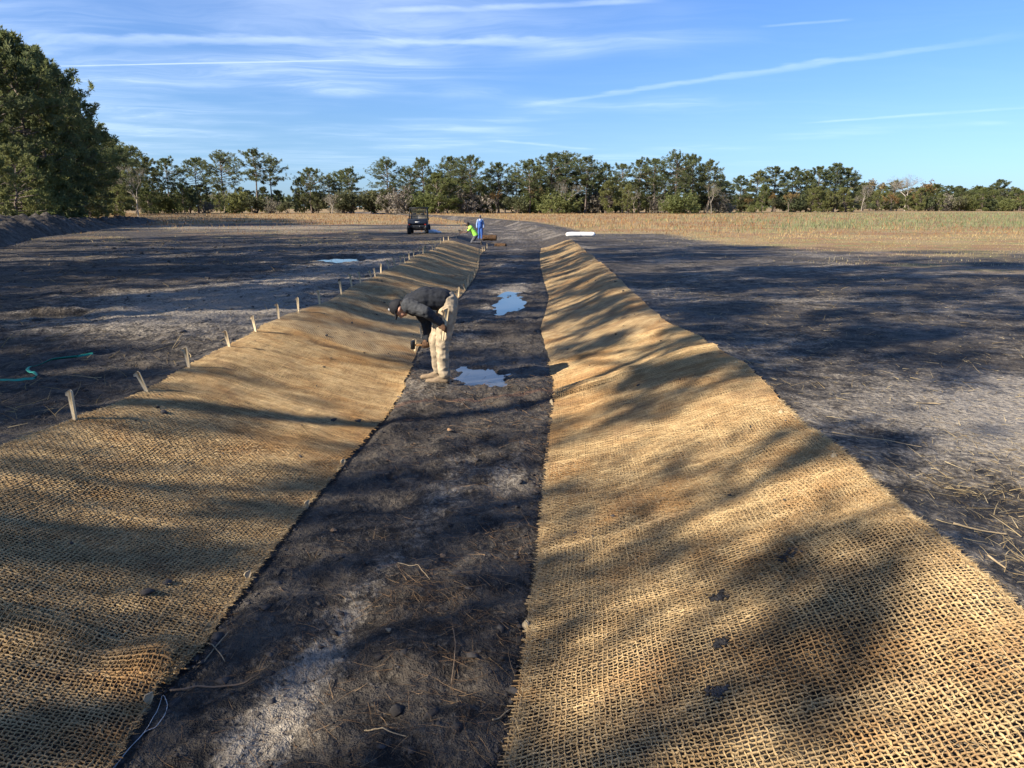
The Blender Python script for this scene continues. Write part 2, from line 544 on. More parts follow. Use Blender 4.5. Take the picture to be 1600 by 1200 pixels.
def coir_sheet_material(pitch):
    """Distant weave: the same yarns as a height pattern with real holes between them."""
    m, N = new_mat('coir_weave')
    pos = N.n('ShaderNodeNewGeometry').outputs['Position']
    c, n2, n3 = coir_colour(N, pos)
    uv = N.n('ShaderNodeAttribute', attribute_name='weave').outputs['Vector']
    wob = N.noise(pos, 5.0, 3, 0.6, 0.0, 1)
    uvw = N.vmath('ADD', uv, N.vmath('SCALE', N.vmath('SUBTRACT', wob, (0.5, 0.5, 0.5)), 1.2))
    s = N.n('ShaderNodeSeparateXYZ', inp={0: uvw})
    a = N.math('ABSOLUTE', N.math('SUBTRACT', N.math('FRACT', s.outputs[0]), 0.5))
    b = N.math('ABSOLUTE', N.math('SUBTRACT', N.math('FRACT', s.outputs[1]), 0.5))
    thick = N.ramp(n2, 0.3, 0.7, 0.245, 0.315)
    ya = N.ramp(N.math('SUBTRACT', a, thick), -0.05, 0.03, 1, 0)
    yb = N.ramp(N.math('SUBTRACT', b, thick), -0.05, 0.03, 1, 0)
    solid = N.math('MAXIMUM', ya, yb)
    par = N.math('MULTIPLY', N.math('COSINE', N.math('MULTIPLY', N.math('FLOOR', s.outputs[0]), math.pi)), N.math('COSINE', N.math('MULTIPLY', N.math('FLOOR', s.outputs[1]), math.pi)))
    ha = N.math('MULTIPLY', ya, N.math('ADD', 0.7, N.math('MULTIPLY', par, 0.3)))
    hb = N.math('MULTIPLY', yb, N.math('SUBTRACT', 0.7, N.math('MULTIPLY', par, 0.3)))
    h = N.math('MAXIMUM', ha, hb)
    p = principled(N, c, 0.92, N.math('ADD', h, N.math('MULTIPLY', n3, 0.25)), 0.8, 0.008)
    p.inputs['Specular IOR Level'].default_value = 0.12
    tr = N.n('ShaderNodeBsdfTransparent')
    mx = N.n('ShaderNodeMixShader')
    N.set(mx.inputs[0], solid)
    N.set(mx.inputs[1], tr.outputs[0])
    N.set(mx.inputs[2], p.outputs[0])
    out(N, mx)
    return m


def blade_material(name, cols, rough=0.8, trans=0.25):
    m, N = new_mat(name)
    t = N.n('ShaderNodeAttribute', attribute_name='tone').outputs['Fac']
    cr = N.n('ShaderNodeValToRGB')
    cr.color_ramp.interpolation = 'LINEAR'
    el = cr.color_ramp.elements
    while len(el) < len(cols): el.new(0.5)
    for i, c in enumerate(cols):
        el[i].position = i / max(1, len(cols) - 1)
        el[i].color = (*c, 1)
    N.set(cr.inputs[0], t)
    p = principled(N, cr.outputs[0], rough)
    p.inputs['Specular IOR Level'].default_value = 0.15
    if trans:
        tl = N.n('ShaderNodeBsdfTranslucent', inp={'Color': cr.outputs[0]})
        mx = N.n('ShaderNodeMixShader', inp={0: trans, 1: p.outputs[0], 2: tl.outputs[0]})
        out(N, mx)
    else:
        out(N, p)
    return m


def foliage_material(name, dark, light, warm, trans=0.22):
    m, N = new_mat(name)
    t = N.n('ShaderNodeAttribute', attribute_name='tone').outputs['Fac']
    oi = N.n('ShaderNodeObjectInfo').outputs['Random']
    c = N.mix(t, dark, light)
    c = N.mix(N.ramp(oi, 0.0, 1.0, 0.0, 0.55, False), c, warm)
    p = principled(N, c, 0.62)
    p.inputs['Specular IOR Level'].default_value = 0.25
    tl = N.n('ShaderNodeBsdfTranslucent', inp={'Color': c})
    mx = N.n('ShaderNodeMixShader', inp={0: trans, 1: p.outputs[0], 2: tl.outputs[0]})
    out(N, mx)
    return m


def bark_material(name, a, b):
    m, N = new_mat(name)
    tc = N.n('ShaderNodeTexCoord').outputs['Object']
    nz = N.noise(N.map(tc, (0, 0, 0), (0, 0, 0), (6, 6, 1.4)), 2.0, 5, 0.65)
    c = N.mix(N.ramp(nz, 0.3, 0.7), a, b)
    out(N, principled(N, c, 0.9, nz, 0.7, 0.03))
    return m


def water_material():
    m, N = new_mat('puddle_water')
    pos = N.n('ShaderNodeNewGeometry').outputs['Position']
    nz = N.noise(pos, 5.0, 3, 0.5)
    p = principled(N, (0.035, 0.036, 0.036), 0.03, nz, 0.05, 0.01)
    p.inputs['IOR'].default_value = 1.33
    p.inputs['Specular IOR Level'].default_value = 0.9
    out(N, p)
    return m


M = {}
M['soil'] = soil_material()
M['yarn'] = coir_yarn_material()
PITCH_Y = 0.0216
M['weave'] = coir_sheet_material(PITCH_Y)
M['water'] = water_material()
M['wood'] = simple_mat('stake_wood', (0.56, 0.44, 0.27), 0.75, 0.18, 9, 0, 0.2)
M['straw'] = blade_material('straw', [(0.15, 0.105, 0.055), (0.32, 0.24, 0.125), (0.50, 0.40, 0.235)])
M['needle'] = blade_material('fallen_needles', [(0.060, 0.042, 0.028), (0.16, 0.095, 0.05), (0.30, 0.20, 0.11)], 0.8, 0.0)
M['fibre'] = blade_material('coir_fibre', [(0.34, 0.22, 0.10), (0.52, 0.38, 0.20), (0.66, 0.52, 0.31)], 0.9, 0.2)
M['drygrass'] = blade_material('dry_grass', [(0.15, 0.070, 0.035), (0.30, 0.15, 0.065), (0.40, 0.26, 0.11), (0.50, 0.39, 0.20)])
M['stubble'] = blade_material('stubble', [(0.16, 0.10, 0.05), (0.17, 0.18, 0.065), (0.36, 0.28, 0.12), (0.50, 0.41, 0.20), (0.56, 0.48, 0.28)])
M['weeds'] = blade_material('grey_green_weeds', [(0.085, 0.115, 0.048), (0.15, 0.19, 0.085), (0.225, 0.25, 0.13), (0.33, 0.30, 0.16)])
M['pine'] = foliage_material('pine_needles', (0.074, 0.100, 0.046), (0.185, 0.210, 0.085), (0.18, 0.185, 0.078), 0.42)
M['pine2'] = foliage_material('pine_needles_light', (0.088, 0.118, 0.044), (0.24, 0.260, 0.088), (0.23, 0.22, 0.085), 0.45)
M['leafbrown'] = foliage_material('autumn_leaves', (0.13, 0.075, 0.030), (0.27, 0.165, 0.060), (0.20, 0.17, 0.06))
M['leafgrey'] = foliage_material('grey_twigs', (0.15, 0.125, 0.100), (0.30, 0.26, 0.21), (0.20, 0.19, 0.13))
M['shrub'] = foliage_material('shrub_leaves', (0.066, 0.088, 0.044), (0.155, 0.175, 0.080), (0.18, 0.155, 0.080), 0.36)
M['bark'] = bark_material('pine_bark', (0.085, 0.065, 0.052), (0.21, 0.165, 0.135))
M['barkpale'] = bark_material('pale_bark', (0.22, 0.19, 0.155), (0.42, 0.37, 0.31))
M['clod'] = simple_mat('soil_clods', (0.060, 0.054, 0.050), 0.95, 0.55, 7, 0, 0.6, 0.2, 0.02)

# ------------------------------------------------------------------ ground sheet


def graded(lo_dense, hi_dense, step, lo, hi, grow):
    mid = np.arange(lo_dense, hi_dense + step * 0.5, step)
    up = []; s = step; x = mid[-1]
    while x < hi:
        s *= grow; x += s; up.append(x)
    dn = []; s = step; x = mid[0]
    while x > lo:
        s *= grow; x -= s; dn.append(x)
    return np.concatenate([np.array(dn[::-1]), mid, np.array(up)])


gx = graded(-5.2, 5.2, 0.034, -900, 1100, 1.052)
gy = [1.6]
while gy[-1] < 1500:
    gy.append(gy[-1] + max(0.022, 0.0112 * gy[-1]))
gy = np.array(gy)
gb = []; y = 1.6; s = 0.06
while y > -60:
    s *= 1.25; y -= s; gb.append(y)
gy = np.concatenate([np.array(gb[::-1]), gy])
GX, GY = np.meshgrid(gx, gy)
GZ = raw_ground(GX, GY)
nx, ny = len(gx), len(gy)
V = np.stack([GX.ravel(), GY.ravel(), GZ.ravel()], 1)
ii = (np.arange(ny - 1)[:, None] * nx + np.arange(nx - 1)[None, :]).ravel()
F = np.stack([ii, ii + 1, ii + nx + 1, ii + nx], 1)


def seg_dist(X, Y, a, b):
    ax, ay = a; bx, by = b
    t = np.clip(((X - ax) * (bx - ax) + (Y - ay) * (by - ay)) / ((bx - ax) ** 2 + (by - ay) ** 2), 0, 1)
    return np.hypot(X - (ax + t * (bx - ax)), Y - (ay + t * (by - ay)))


def zones(X, Y):
    lu, ll, rl, ru = xLU(Y), xLL(Y), xRL(Y), xRU(Y)
    inbed = (X > ll) & (X < rl)
    n = fbm(X, Y, 0.6, 4, 81)
    nb = fbm(X, Y, 0.18, 4, 82)
    sand = np.zeros_like(X)
    st = 0
    for a, b, w, g in (((-1.12, 2.3), (-0.74, 4.3), 0.15, 0.78), ((-0.72, 4.2), (-0.35, 6.6), 0.22, 0.55), ((-1.3, 8.3), (-0.7, 9.2), 0.5, 0.4),
                       ((-0.1, 5.6), (0.2, 7.0), 0.2, 0.45), ((-0.9, 12), (0.4, 24), 0.5, 0.45), ((-0.6, 24), (0.8, 50), 0.9, 0.4)):
        st = np.maximum(st, g * np.exp(-(seg_dist(X, Y, a, b) / w) ** 2))
    sand = np.where(inbed, 0.04 + st * (0.8 + 0.5 * n) + 0.34 * n, sand)
    # left field: washed pale strips, with noise patches painting in sunlit ground
    leftf = X < lu
    s2 = 0.24 + 0.40 * np.exp(-((X + 5.5) / 2.5) ** 2 - ((Y - 12.5) / 3.0) ** 2) + 0.5 * np.exp(-((X + 4.8) / 1.6) ** 2 - ((Y - 22) / 9.0) ** 2) + 0.40 * nb
    s2 = s2 + 0.30 * ss(55, 75, Y) * (1 - ss(75, 95, Y))
    sand = np.where(leftf, s2, sand)
    for k in range(4): sand = sand - 0.7 * ss(0.0, 0.5, puddle_mask(X, Y, k))
    rightf = X > ru
    sand = np.where(rightf, 0.36 + 0.34 * n + 0.55 * np.exp(-((X - 4.2) / 1.6) ** 2 - ((Y - 5.5) / 1.6) ** 2), sand)  # the round pale spot paints the sunlit patch into the near right soil
    far = ss(50, 56, Y) * ((X > ll - 2.5) & (X < ru + 1.0))
    sand = np.maximum(sand, far * (0.38 + 0.35 * n + 0.2 * nb))
    veg = np.zeros_like(X)
    vr = ss(14, 50, Y + 13 * nb + 6.0 * n + 0.40 * np.clip(X - 6, -4, 30)) * ss(0.5, 4.0, X - ru)
    vr = vr * (1 - 0.9 * (1 - ss(56, 62, Y + 2 * n)) * (1 - ss(5.5, 11, X - ru)))
    vl = 0.50 * ss(34, 46, Y + 6 * nb) * ss(0.05, 0.45, nb + 0.30 + 0.5 * n) + ss(80, 96, Y + 8 * nb)
    veg = np.where(X > ru, vr + 0.22 * np.clip(n + nb, 0, 1), np.where(X < lu, np.clip(vl, 0, 1), 0))
    veg = np.maximum(veg, ss(95, 120, Y) * ((X < ll - 3) | (X > ru + 1.5)))
    rust = np.exp(-(seg_dist(X, Y, (-1.35, 7.85), (0.52, 8.62)) / 0.10) ** 2) * inbed + 0.35 * np.exp(-(seg_dist(X, Y, (3.6, 11.5), (4.6, 12.5)) / 0.5) ** 2)
    return np.stack([np.clip(sand, 0, 1.2), np.clip(veg, 0, 1), rust], -1)


ZN = zones(V[:, 0], V[:, 1])
ground = mesh_np('ground', V, F, M['soil'], None, True, {'zone': ZN})
tag(ground, 'dark peaty field soil with a shallow drainage ditch cut through it', 'ground', kind='structure')

# ------------------------------------------------------------------ puddles
PUD_LABEL = ['sky-blue puddle in the ditch bed beside the bending worker\'s boots',
             'long sky-blue puddle in the ditch bed behind the bending worker',
             'pale shallow puddle on the field left of the staked mat edge',
             'small murky brown puddle on the dark field at far left']
for k, (x, y, rx, ry, rot) in enumerate(PUDDLES):
    n = 48
    a = np.linspace(0, 2 * np.pi, n, endpoint=False)
    rr = 1.45 + 0.1 * np.sin(3 * a + k) + 0.06 * np.sin(7 * a)
    lx, ly = rr * rx * np.cos(a), rr * ry * np.sin(a)
    c, s = math.cos(rot), math.sin(rot)
    vx = np.concatenate([[0], c * lx - s * ly]); vy = np.concatenate([[0], s * lx + c * ly])
    v = np.stack([vx, vy, np.zeros(n + 1)], 1)
    f = np.array([(0, 1 + i, 1 + (i + 1) % n) for i in range(n)])
    o = mesh_np('puddle', v, f, M['water'], None, True)
    o.location = (x, y, WATER[k])
    tag(o, PUD_LABEL[k], 'puddle', 'puddles', 'structure')

# ------------------------------------------------------------------ woven coir mats


def mat_point(side, s, Y, lift=0.0):
    """Surface of a mat: s = 0 at the ditch bed, 1 at the outer edge."""
    s = np.asarray(s, dtype=np.float64); Y = np.asarray(Y, dtype=np.float64)
    lo, hi = (xLL(Y), xLU(Y)) if side < 0 else (xRL(Y), xRU(Y))
    X = lo + (hi - lo) * s
    D = ditch_depth(Y)
    z = base_z(Y) - D + D * bank(s) + 0.045 * np.exp(-((s - 0.86) / 0.22) ** 2) * ss(1.0, 3.0, Y)
    z = z + bank_lumps(X, Y) * ss(-0.06, 0.08, s) * (1 - ss(1.0, 1.35, s))
    z = z + 0.012 + 0.014 * np.clip(fbm(X, Y, 3.2, 2, 91), 0, 1) + (lift(s, Y) if callable(lift) else lift)
    return X, Y, z


def tubes(P, rad, tone):
    """Three-sided yarns. P: (n, m, 3) polylines, rad: (n, m)."""
    n, m, _ = P.shape
    T = np.gradient(P, axis=1)
    T /= np.linalg.norm(T, axis=2, keepdims=True) + 1e-9
    up = np.zeros_like(T); up[..., 2] = 1
    S = np.cross(T, up); S /= np.linalg.norm(S, axis=2, keepdims=True) + 1e-9
    U = np.cross(S, T)
    ring = []
    for a in (90, 210, 330):
        ring.append(P + rad[..., None] * (math.cos(R(a)) * S + math.sin(R(a)) * U))
    V = np.stack(ring, 2).reshape(-1, 3)
    base = (np.arange(n)[:, None] * m + np.arange(m - 1)[None, :]).ravel() * 3
    F = np.concatenate([np.stack([base + k, base + (k + 1) % 3, base + 3 + (k + 1) % 3, base + 3 + k], 1) for k in range(3)])
    tn = np.repeat(tone.reshape(-1), 3)
    return V, F, tn


MAT_W = 1.93


def lap(y1, amount):
    """Lift of a mat whose far end rides up over the next one in a rumpled fold."""
    def f(s, Y):
        wob = 0.10 * fbm(s * 3.0, s * 0 + y1, 1.0, 2, 44)
        rise = ss(y1 - 0.34, y1 - 0.10, Y + wob)
        return 0.010 + amount * rise * (0.65 + 0.6 * fbm(s * 5.0, Y, 1.3, 2, 45)) + 0.010 * np.sin(Y * 38 + 6 * fbm(s * 2, Y, 1.0, 2, 46)) * ss(y1 - 0.5, y1 - 0.2, Y) * (1 - ss(y1 - 0.12, y1, Y))
    return f



def yarn_mesh(side, y0, y1, lift, seed, hole=None, sub=2):
    nw = int(MAT_W / PITCH_Y)
    nf = int((y1 - y0) / PITCH_Y)
    r0 = 0.0041
    amp = 0.0024

    def warpfield(s, Y):
        ds = 0.42 * PITCH_Y / MAT_W * fbm(s * MAT_W, Y, 2.4, 3, seed) * 2.0 + 0.016 * fbm(s * 2, Y, 0.7, 2, seed + 3) + 0.007 * fbm(s * 5, Y * 0.6, 1.0, 2, seed + 21)
        dy = 0.6 * PITCH_Y * fbm(s * MAT_W, Y, 2.1, 3, seed + 5) * 1.6 + 0.045 * fbm(s * 2.2, Y, 0.9, 2, seed + 8) + 0.012 * fbm(s * 3.0, Y * 2.2, 1.0, 2, seed + 23)
        return ds, dy
    parts = []
    # warp yarns (along the ditch)
    i = np.arange(nw + 1); j = np.arange(nf * sub + 1) / sub
    I, J = np.meshgrid(i, j, indexing='ij')
    s = I / nw; Y = y0 + J * PITCH_Y
    ds, dy = warpfield(s, Y)
    jit = 0.0021 * rng.standard_normal(I.shape)
    X, YY, Z = mat_point(side, np.clip(s + ds, -0.01, 1.01), Y + dy, lift)
    over = np.cos(np.pi * (I + J))
    P = np.stack([X + jit, YY, Z + amp * over], -1)
    yt = rng.uniform(0.75, 1.3, (nw + 1, 1))
    rad = r0 * yt * (1 + 0.25 * fbm(I * 0.8, J * 0.5, 1, 2, seed + 11)) * np.clip(1 + 0.20 * rng.standard_normal(I.shape), 0.5, 1.7)
    tone = np.clip(0.5 + 0.22 * rng.standard_normal((nw + 1, 1)) + 0.16 * rng.standard_normal(I.shape), 0, 1)
    parts.append((P, rad, tone))
    # weft yarns (across)
    j = np.arange(nf + 1); i = np.arange(nw * sub + 1) / sub
    J, I = np.meshgrid(j, i, indexing='ij')
    s = I / nw; Y = y0 + J * PITCH_Y
    ds, dy = warpfield(s, Y)
    jit = 0.0021 * rng.standard_normal(I.shape)
    s = s.copy(); fr = rng.random((nf + 1, 2)) ** 2 * 0.020
    s[:, 0] -= fr[:, 0]; s[:, -1] += fr[:, 1]
    X, YY, Z = mat_point(side, np.clip(s + ds, -0.03, 1.03), Y + dy, lift)
    over = -np.cos(np.pi * (I + J))
    P = np.stack([X, YY + jit, Z + amp * over], -1)
    yt = rng.uniform(0.75, 1.35, (nf + 1, 1))
    rad = r0 * yt * (1 + 0.25 * fbm(I * 0.5, J * 0.8, 1, 2, seed + 15)) * np.clip(1 + 0.20 * rng.standard_normal(I.shape), 0.5, 1.7)
    tone = np.clip(0.45 + 0.22 * rng.standard_normal((nf + 1, 1)) + 0.16 * rng.standard_normal(I.shape), 0, 1)
    parts.append((P, rad, tone))
    vs, fs, ts = [], [], []
    off = 0
    for P, rad, tone in parts:
        if hole is not None:                       # torn places: yarns thin out to nothing and sag
            hx, hy, hr = hole
            d = np.hypot((P[..., 0] - hx) / 1.5, P[..., 1] - hy) / hr + 0.35 * fbm(P[..., 0], P[..., 1], 9.0, 2, 3)
            k = ss(0.55, 1.0, d)
            keep = 0.25 + 0.5 * rng.random((rad.shape[0], 1))
            rad = rad * np.where(k > keep, 1.0, 0.02)
        v, f, t = tubes(P, rad, np.broadcast_to(tone, rad.shape))
        vs.append(v); fs.append(f + off); ts.append(t); off += len(v)
    return np.concatenate(vs), np.concatenate(fs), np.concatenate(ts)


def fibres(side, y0, y1, lift, n, seed):
    """Loose coir hairs standing off the yarns."""
    rg = np.random.default_rng(seed)
    s = rg.random(n); Y = y0 + (y1 - y0) * rg.random(n) ** 1.4
    k = rg.random(n) < 0.22
    s = np.where(k, np.where(rg.random(n) < 0.5, rg.normal(0, 0.006, n), 1 + rg.normal(0, 0.006, n)), s)
    X, YY, Z = mat_point(side, np.clip(s, 0, 1), Y, lift)
    a = rg.uniform(0, 2 * np.pi, n)
    L = rg.uniform(0.012, 0.045, n)
    return blades(np.stack([X, YY, Z + 0.003], 1), np.stack([np.cos(a), np.sin(a), rg.uniform(0.0, 0.45, n)], 1), L, rg.uniform(0.0005, 0.0010, n) * (0.8 + 0.30 * (Y - 1)), rg.uniform(-0.3, 0.3, n), rg.random(n), 2)


def blades(P, Dn, L, w, bend, tone, seg=3, grav=0.0):
    """Ribbons: root P, direction Dn, length L, half-width w, sideways bend."""
    n = len(P)
    Dn = Dn / (np.linalg.norm(Dn, axis=1, keepdims=True) + 1e-9)
    ref = np.where(np.abs(Dn[:, 2:3]) > 0.9, np.array([[1.0, 0, 0]]), np.array([[0, 0, 1.0]]))
    S = np.cross(Dn, ref); S /= np.linalg.norm(S, axis=1, keepdims=True) + 1e-9
    Uv = np.cross(S, Dn)
    roll = rng.uniform(0, np.pi, n)[:, None]
    side = S * np.cos(roll) + Uv * np.sin(roll)
    bdir = S
    rows = []
    for k in range(seg + 1):
        t = k / seg
        c = P + Dn * (L * t)[:, None] + bdir * (bend * L * t * t)[:, None]
        c[:, 2] -= grav * L * t * t
        ww = (w * (1 - 0.75 * t))[:, None]
        rows.append(np.stack([c - side * ww, c + side * ww], 1))
    V = np.stack(rows, 1).reshape(-1, 3)
    b = (np.arange(n)[:, None] * (seg + 1) + np.arange(seg)[None, :]).ravel() * 2
    F = np.stack([b, b + 1, b + 3, b + 2], 1)
    return V, F, np.repeat(tone, (seg + 1) * 2)


def sheet_mesh(side, y0, y1, lift):
    ns = 46
    ys = [y0]
    while ys[-1] < y1:
        ys.append(min(y1, ys[-1] + max(0.03, 0.009 * ys[-1])))
    ys = np.array(ys)
    s = np.linspace(0, 1, ns)
    S, Y = np.meshgrid(s, ys)
    edge = 0.010 * fbm(Y, Y * 0 + side, 3.0, 3, 71) * (np.abs(S - 0.5) * 2) ** 8
    X, YY, Z = mat_point(side, S + edge * np.sign(S - 0.5), Y, lift)
    Z = Z + 0.004 * fbm(X, YY, 9, 2, 14)
    V = np.stack([X.ravel(), YY.ravel(), Z.ravel()], 1)
    uv = np.stack([S.ravel() * MAT_W / PITCH_Y, Y.ravel() / PITCH_Y, np.zeros(S.size)], 1)
    i = (np.arange(len(ys) - 1)[:, None] * ns + np.arange(ns - 1)[None, :]).ravel()
    F = np.stack([i, i + 1, i + ns + 1, i + ns], 1)
    if side < 0: F = F[:, ::-1]
    return V, F, uv


YARN_MID, YARN_END = 4.4, 10.2


def make_mat(side, y0, y1, lift, label, seed, nfib, hole=None):
    root = empty('erosion_control_mat', (0, 0, 0))
    tag(root, label, 'mat', 'woven coir mats lining the ditch banks')
    if y0 < YARN_END:
        vs, fs, ts, off = [], [], [], 0
        for a, b, sub in ((y0, min(y1, YARN_MID), 2), (max(y0, YARN_MID), min(y1, YARN_END), 1)):
            if b - a < 0.1: continue
            v, f, t = yarn_mesh(side, a, b, lift, seed, hole, sub)
            vs.append(v); fs.append(f + off); ts.append(t); off += len(v)
        o = mesh_np('woven_yarn', np.concatenate(vs), np.concatenate(fs), M['yarn'], root, True, {'tone': np.concatenate(ts)})
        o['kind'] = 'stuff'
        if nfib:
            v, f, t = fibres(side, y0, min(y1, 6.0), lift, nfib, seed)
            o = mesh_np('loose_fibre', v, f, M['fibre'], root, False, {'tone': t})
            o['kind'] = 'stuff'
    if y1 > YARN_END:
        v, f, uv = sheet_mesh(side, max(y0, YARN_END - 0.02), y1, lift)
        mesh_np('woven_sheet', v, f, M['weave'], root, True, {'weave': uv})
    return root


make_mat(-1, 1.55, 3.22, lap(3.22, 0.085), 'nearest coir mat at bottom left, overlapping the end of the long left mat', 100, 11000)
make_mat(-1, 3.0, 44.0, 0.0, 'long tan coir mat on the left ditch bank with a row of stakes along it', 200, 22000)
make_mat(1, 1.55, 8.45, lap(8.45, 0.05), 'near tan coir mat on the right ditch bank, with a torn corner and dirt clumps', 300, 34000, (1.74, 2.02, 0.085))
make_mat(1, 8.27, 46.5, 0.0, 'long tan coir mat on the right bank running from the seam to the white roll', 400, 0)

# ------------------------------------------------------------------ trees


def tube_np(path, radii, sides=6, cap=False):
    path = np.asarray(path, float); radii = np.asarray(radii, float)
    m = len(path)
    T = np.gradient(path, axis=0); T /= np.linalg.norm(T, axis=1, keepdims=True) + 1e-9
    ref = np.where(np.abs(T[:, 2:3]) > 0.9, np.array([[1.0, 0, 0]]), np.array([[0, 0, 1.0]]))
    S = np.cross(T, ref); S /= np.linalg.norm(S, axis=1, keepdims=True) + 1e-9
    U = np.cross(S, T)
    a = np.arange(sides) * 2 * np.pi / sides
    V = path[:, None, :] + radii[:, None, None] * (np.cos(a)[None, :, None] * S[:, None, :] + np.sin(a)[None, :, None] * U[:, None, :])
    V = V.reshape(-1, 3)
    b = (np.arange(m - 1)[:, None] * sides + np.arange(sides)[None, :])
    n = (np.arange(m - 1)[:, None] * sides + (np.arange(sides)[None, :] + 1) % sides)
    F = np.stack([b.ravel(), n.ravel(), n.ravel() + sides, b.ravel() + sides], 1)
    if cap:
        V = np.concatenate([V, path[:1], path[-1:]])
        k = np.arange(sides); k1 = (k + 1) % sides
        c0 = np.stack([k1, k, np.full(sides, m * sides), np.full(sides, m * sides)], 1)[:, :3]
        o = (m - 1) * sides
        c1 = np.stack([o + k, o + k1, np.full(sides, m * sides + 1)], 1)
        return V, [F, np.concatenate([c0, c1])]
    return V, F


def join(parts):
    vs, fs, off = [], [], 0
    for v, f in parts:
        vs.append(v); fs.append(f + off); off += len(v)
    return np.concatenate(vs), np.concatenate(fs)


def leaf_diamonds(rg, C, out_dir, n, L, w, tone):
    """n diamond sprays around each centre C, fanned about out_dir."""
    N = len(C)
    d = rg.normal(size=(N, n, 3)) * 0.75 + out_dir[:, None, :]
    d /= np.linalg.norm(d, axis=2, keepdims=True) + 1e-9
    r = rg.normal(size=(N, n, 3))
    s = np.cross(d, r); s /= np.linalg.norm(s, axis=2, keepdims=True) + 1e-9
    l = L * rg.uniform(0.65, 1.25, (N, n, 1)); ww = w * rg.uniform(0.7, 1.3, (N, n, 1))
    c = C[:, None, :] + rg.normal(size=(N, n, 3)) * L * 0.12
    p0 = c; p2 = c + d * l
    mid = c + d * l * 0.55
    V = np.stack([p0, mid - s * ww, p2, mid + s * ww], 2).reshape(-1, 3)
    k = np.arange(N * n) * 4
    F = np.stack([k, k + 1, k + 2, k + 3], 1)
    T = np.repeat(np.clip(np.repeat(tone, n) + rg.normal(0, 0.10, N * n), 0, 1), 4)
    return V, F, T


def pine_meshes(seed, h=16.0, cf=0.42, spread=3.2, nb=58, per=15, tuft=9, L=0.40, w=0.042, droop=0.0, mat='pine', stems=True):
    rg = np.random.default_rng(seed)
    zz = np.linspace(0, h * 0.97, 12)
    wx = np.cumsum(rg.normal(0, 0.09, 12)); wy = np.cumsum(rg.normal(0, 0.09, 12))
    wx -= wx[0]; wy -= wy[0]
    tp = np.stack([wx, wy, zz], 1)
    tr = 0.21 * (h / 16) * (1 - 0.86 * (zz / zz[-1]) ** 1.1) + 0.012
    tr[0] *= 1.35
    wood = [tube_np(tp, tr, 8)]
    C, OD, TN = [], [], []
    az = rg.uniform(0, 6.28)
    lob = rg.uniform(0.72, 1.28, 7)
    for k in range(nb):
        u = (k + rg.uniform(0, 1)) / nb
        t = cf + (0.985 - cf) * u
        if rg.random() < 0.10 and u < 0.85: continue
        az += 2.4 + rg.normal(0, 0.45)
        prof = (0.55 + 1.25 * u) if u < 0.32 else 0.95 * (1 - ((u - 0.32) / 0.70) ** 1.9) + 0.10
        ln = spread * prof * rg.uniform(0.62, 1.18) * lob[int((az % 6.283) / 6.283 * 7) % 7]
        el = R(-14 + 62 * u + rg.normal(0, 9)) - droop
        b0 = np.array([np.interp(t * h, zz, wx), np.interp(t * h, zz, wy), t * h])
        d = np.array([math.cos(az) * math.cos(el), math.sin(az) * math.cos(el), math.sin(el)])
        q = np.linspace(0, 1, 5)[:, None]
        bp = b0 + d * ln * q + np.array([0, 0, 1]) * (0.16 * ln * q ** 2) + rg.normal(0, 0.05 * ln, (5, 3)) * q
        if stems:
            wood.append(tube_np(bp, np.linspace(0.055, 0.012, 5) * (0.5 + 0.25 * ln), 4))
        n = max(4, int(per * (0.45 + 0.55 * ln / spread)))
        nc = max(2, int(2.2 + ln * 0.9))
        sub_u = rg.uniform(0.34, 1.0, nc) ** 0.7; sub_l = rg.normal(0, 0.34, nc); pick = rg.integers(0, nc, n)
        uu = np.clip(sub_u[pick] + rg.normal(0, 0.075, n), 0.2, 1.06)
        pos = np.stack([np.interp(uu, q[:, 0], bp[:, i]) for i in range(3)], 1)
        sd = np.cross(d, [0, 0, 1]); sd /= np.linalg.norm(sd) + 1e-9
        lat = (sub_l[pick] + rg.normal(0, 0.09, n)) * ln * (0.35 + 0.5 * uu) * 0.85
        pos = pos + sd * lat[:, None]
        pos[:, 2] += rg.normal(0.08, 0.13, n) * (0.6 + 0.3 * ln)
        cl_tone = rg.normal(0.5, 0.20)
        C.append(pos)
        OD.append(np.tile(d * 0.45 + np.array([0, 0, 0.55]), (n, 1)))
        TN.append(np.clip(cl_tone + rg.normal(0, 0.13, n), 0, 1))
    top = tp[-1] + rg.normal(0, 0.22, (10, 3)) + np.array([0, 0, 0.15])
    C.append(top); OD.append(np.tile([0, 0, 0.9], (10, 1))); TN.append(np.full(10, 0.55))
    C = np.concatenate(C); OD = np.concatenate(OD); TN = np.concatenate(TN)
    V, F, T = leaf_diamonds(rg, C, OD, tuft, L, w, TN)
    wv, wf = join(wood)
    return (mesh_np('pine_trunk', wv, wf, M['bark'], None, True, link=False),
            mesh_np('pine_crown', V, F, M[mat], None, False, {'tone': T}, link=False))


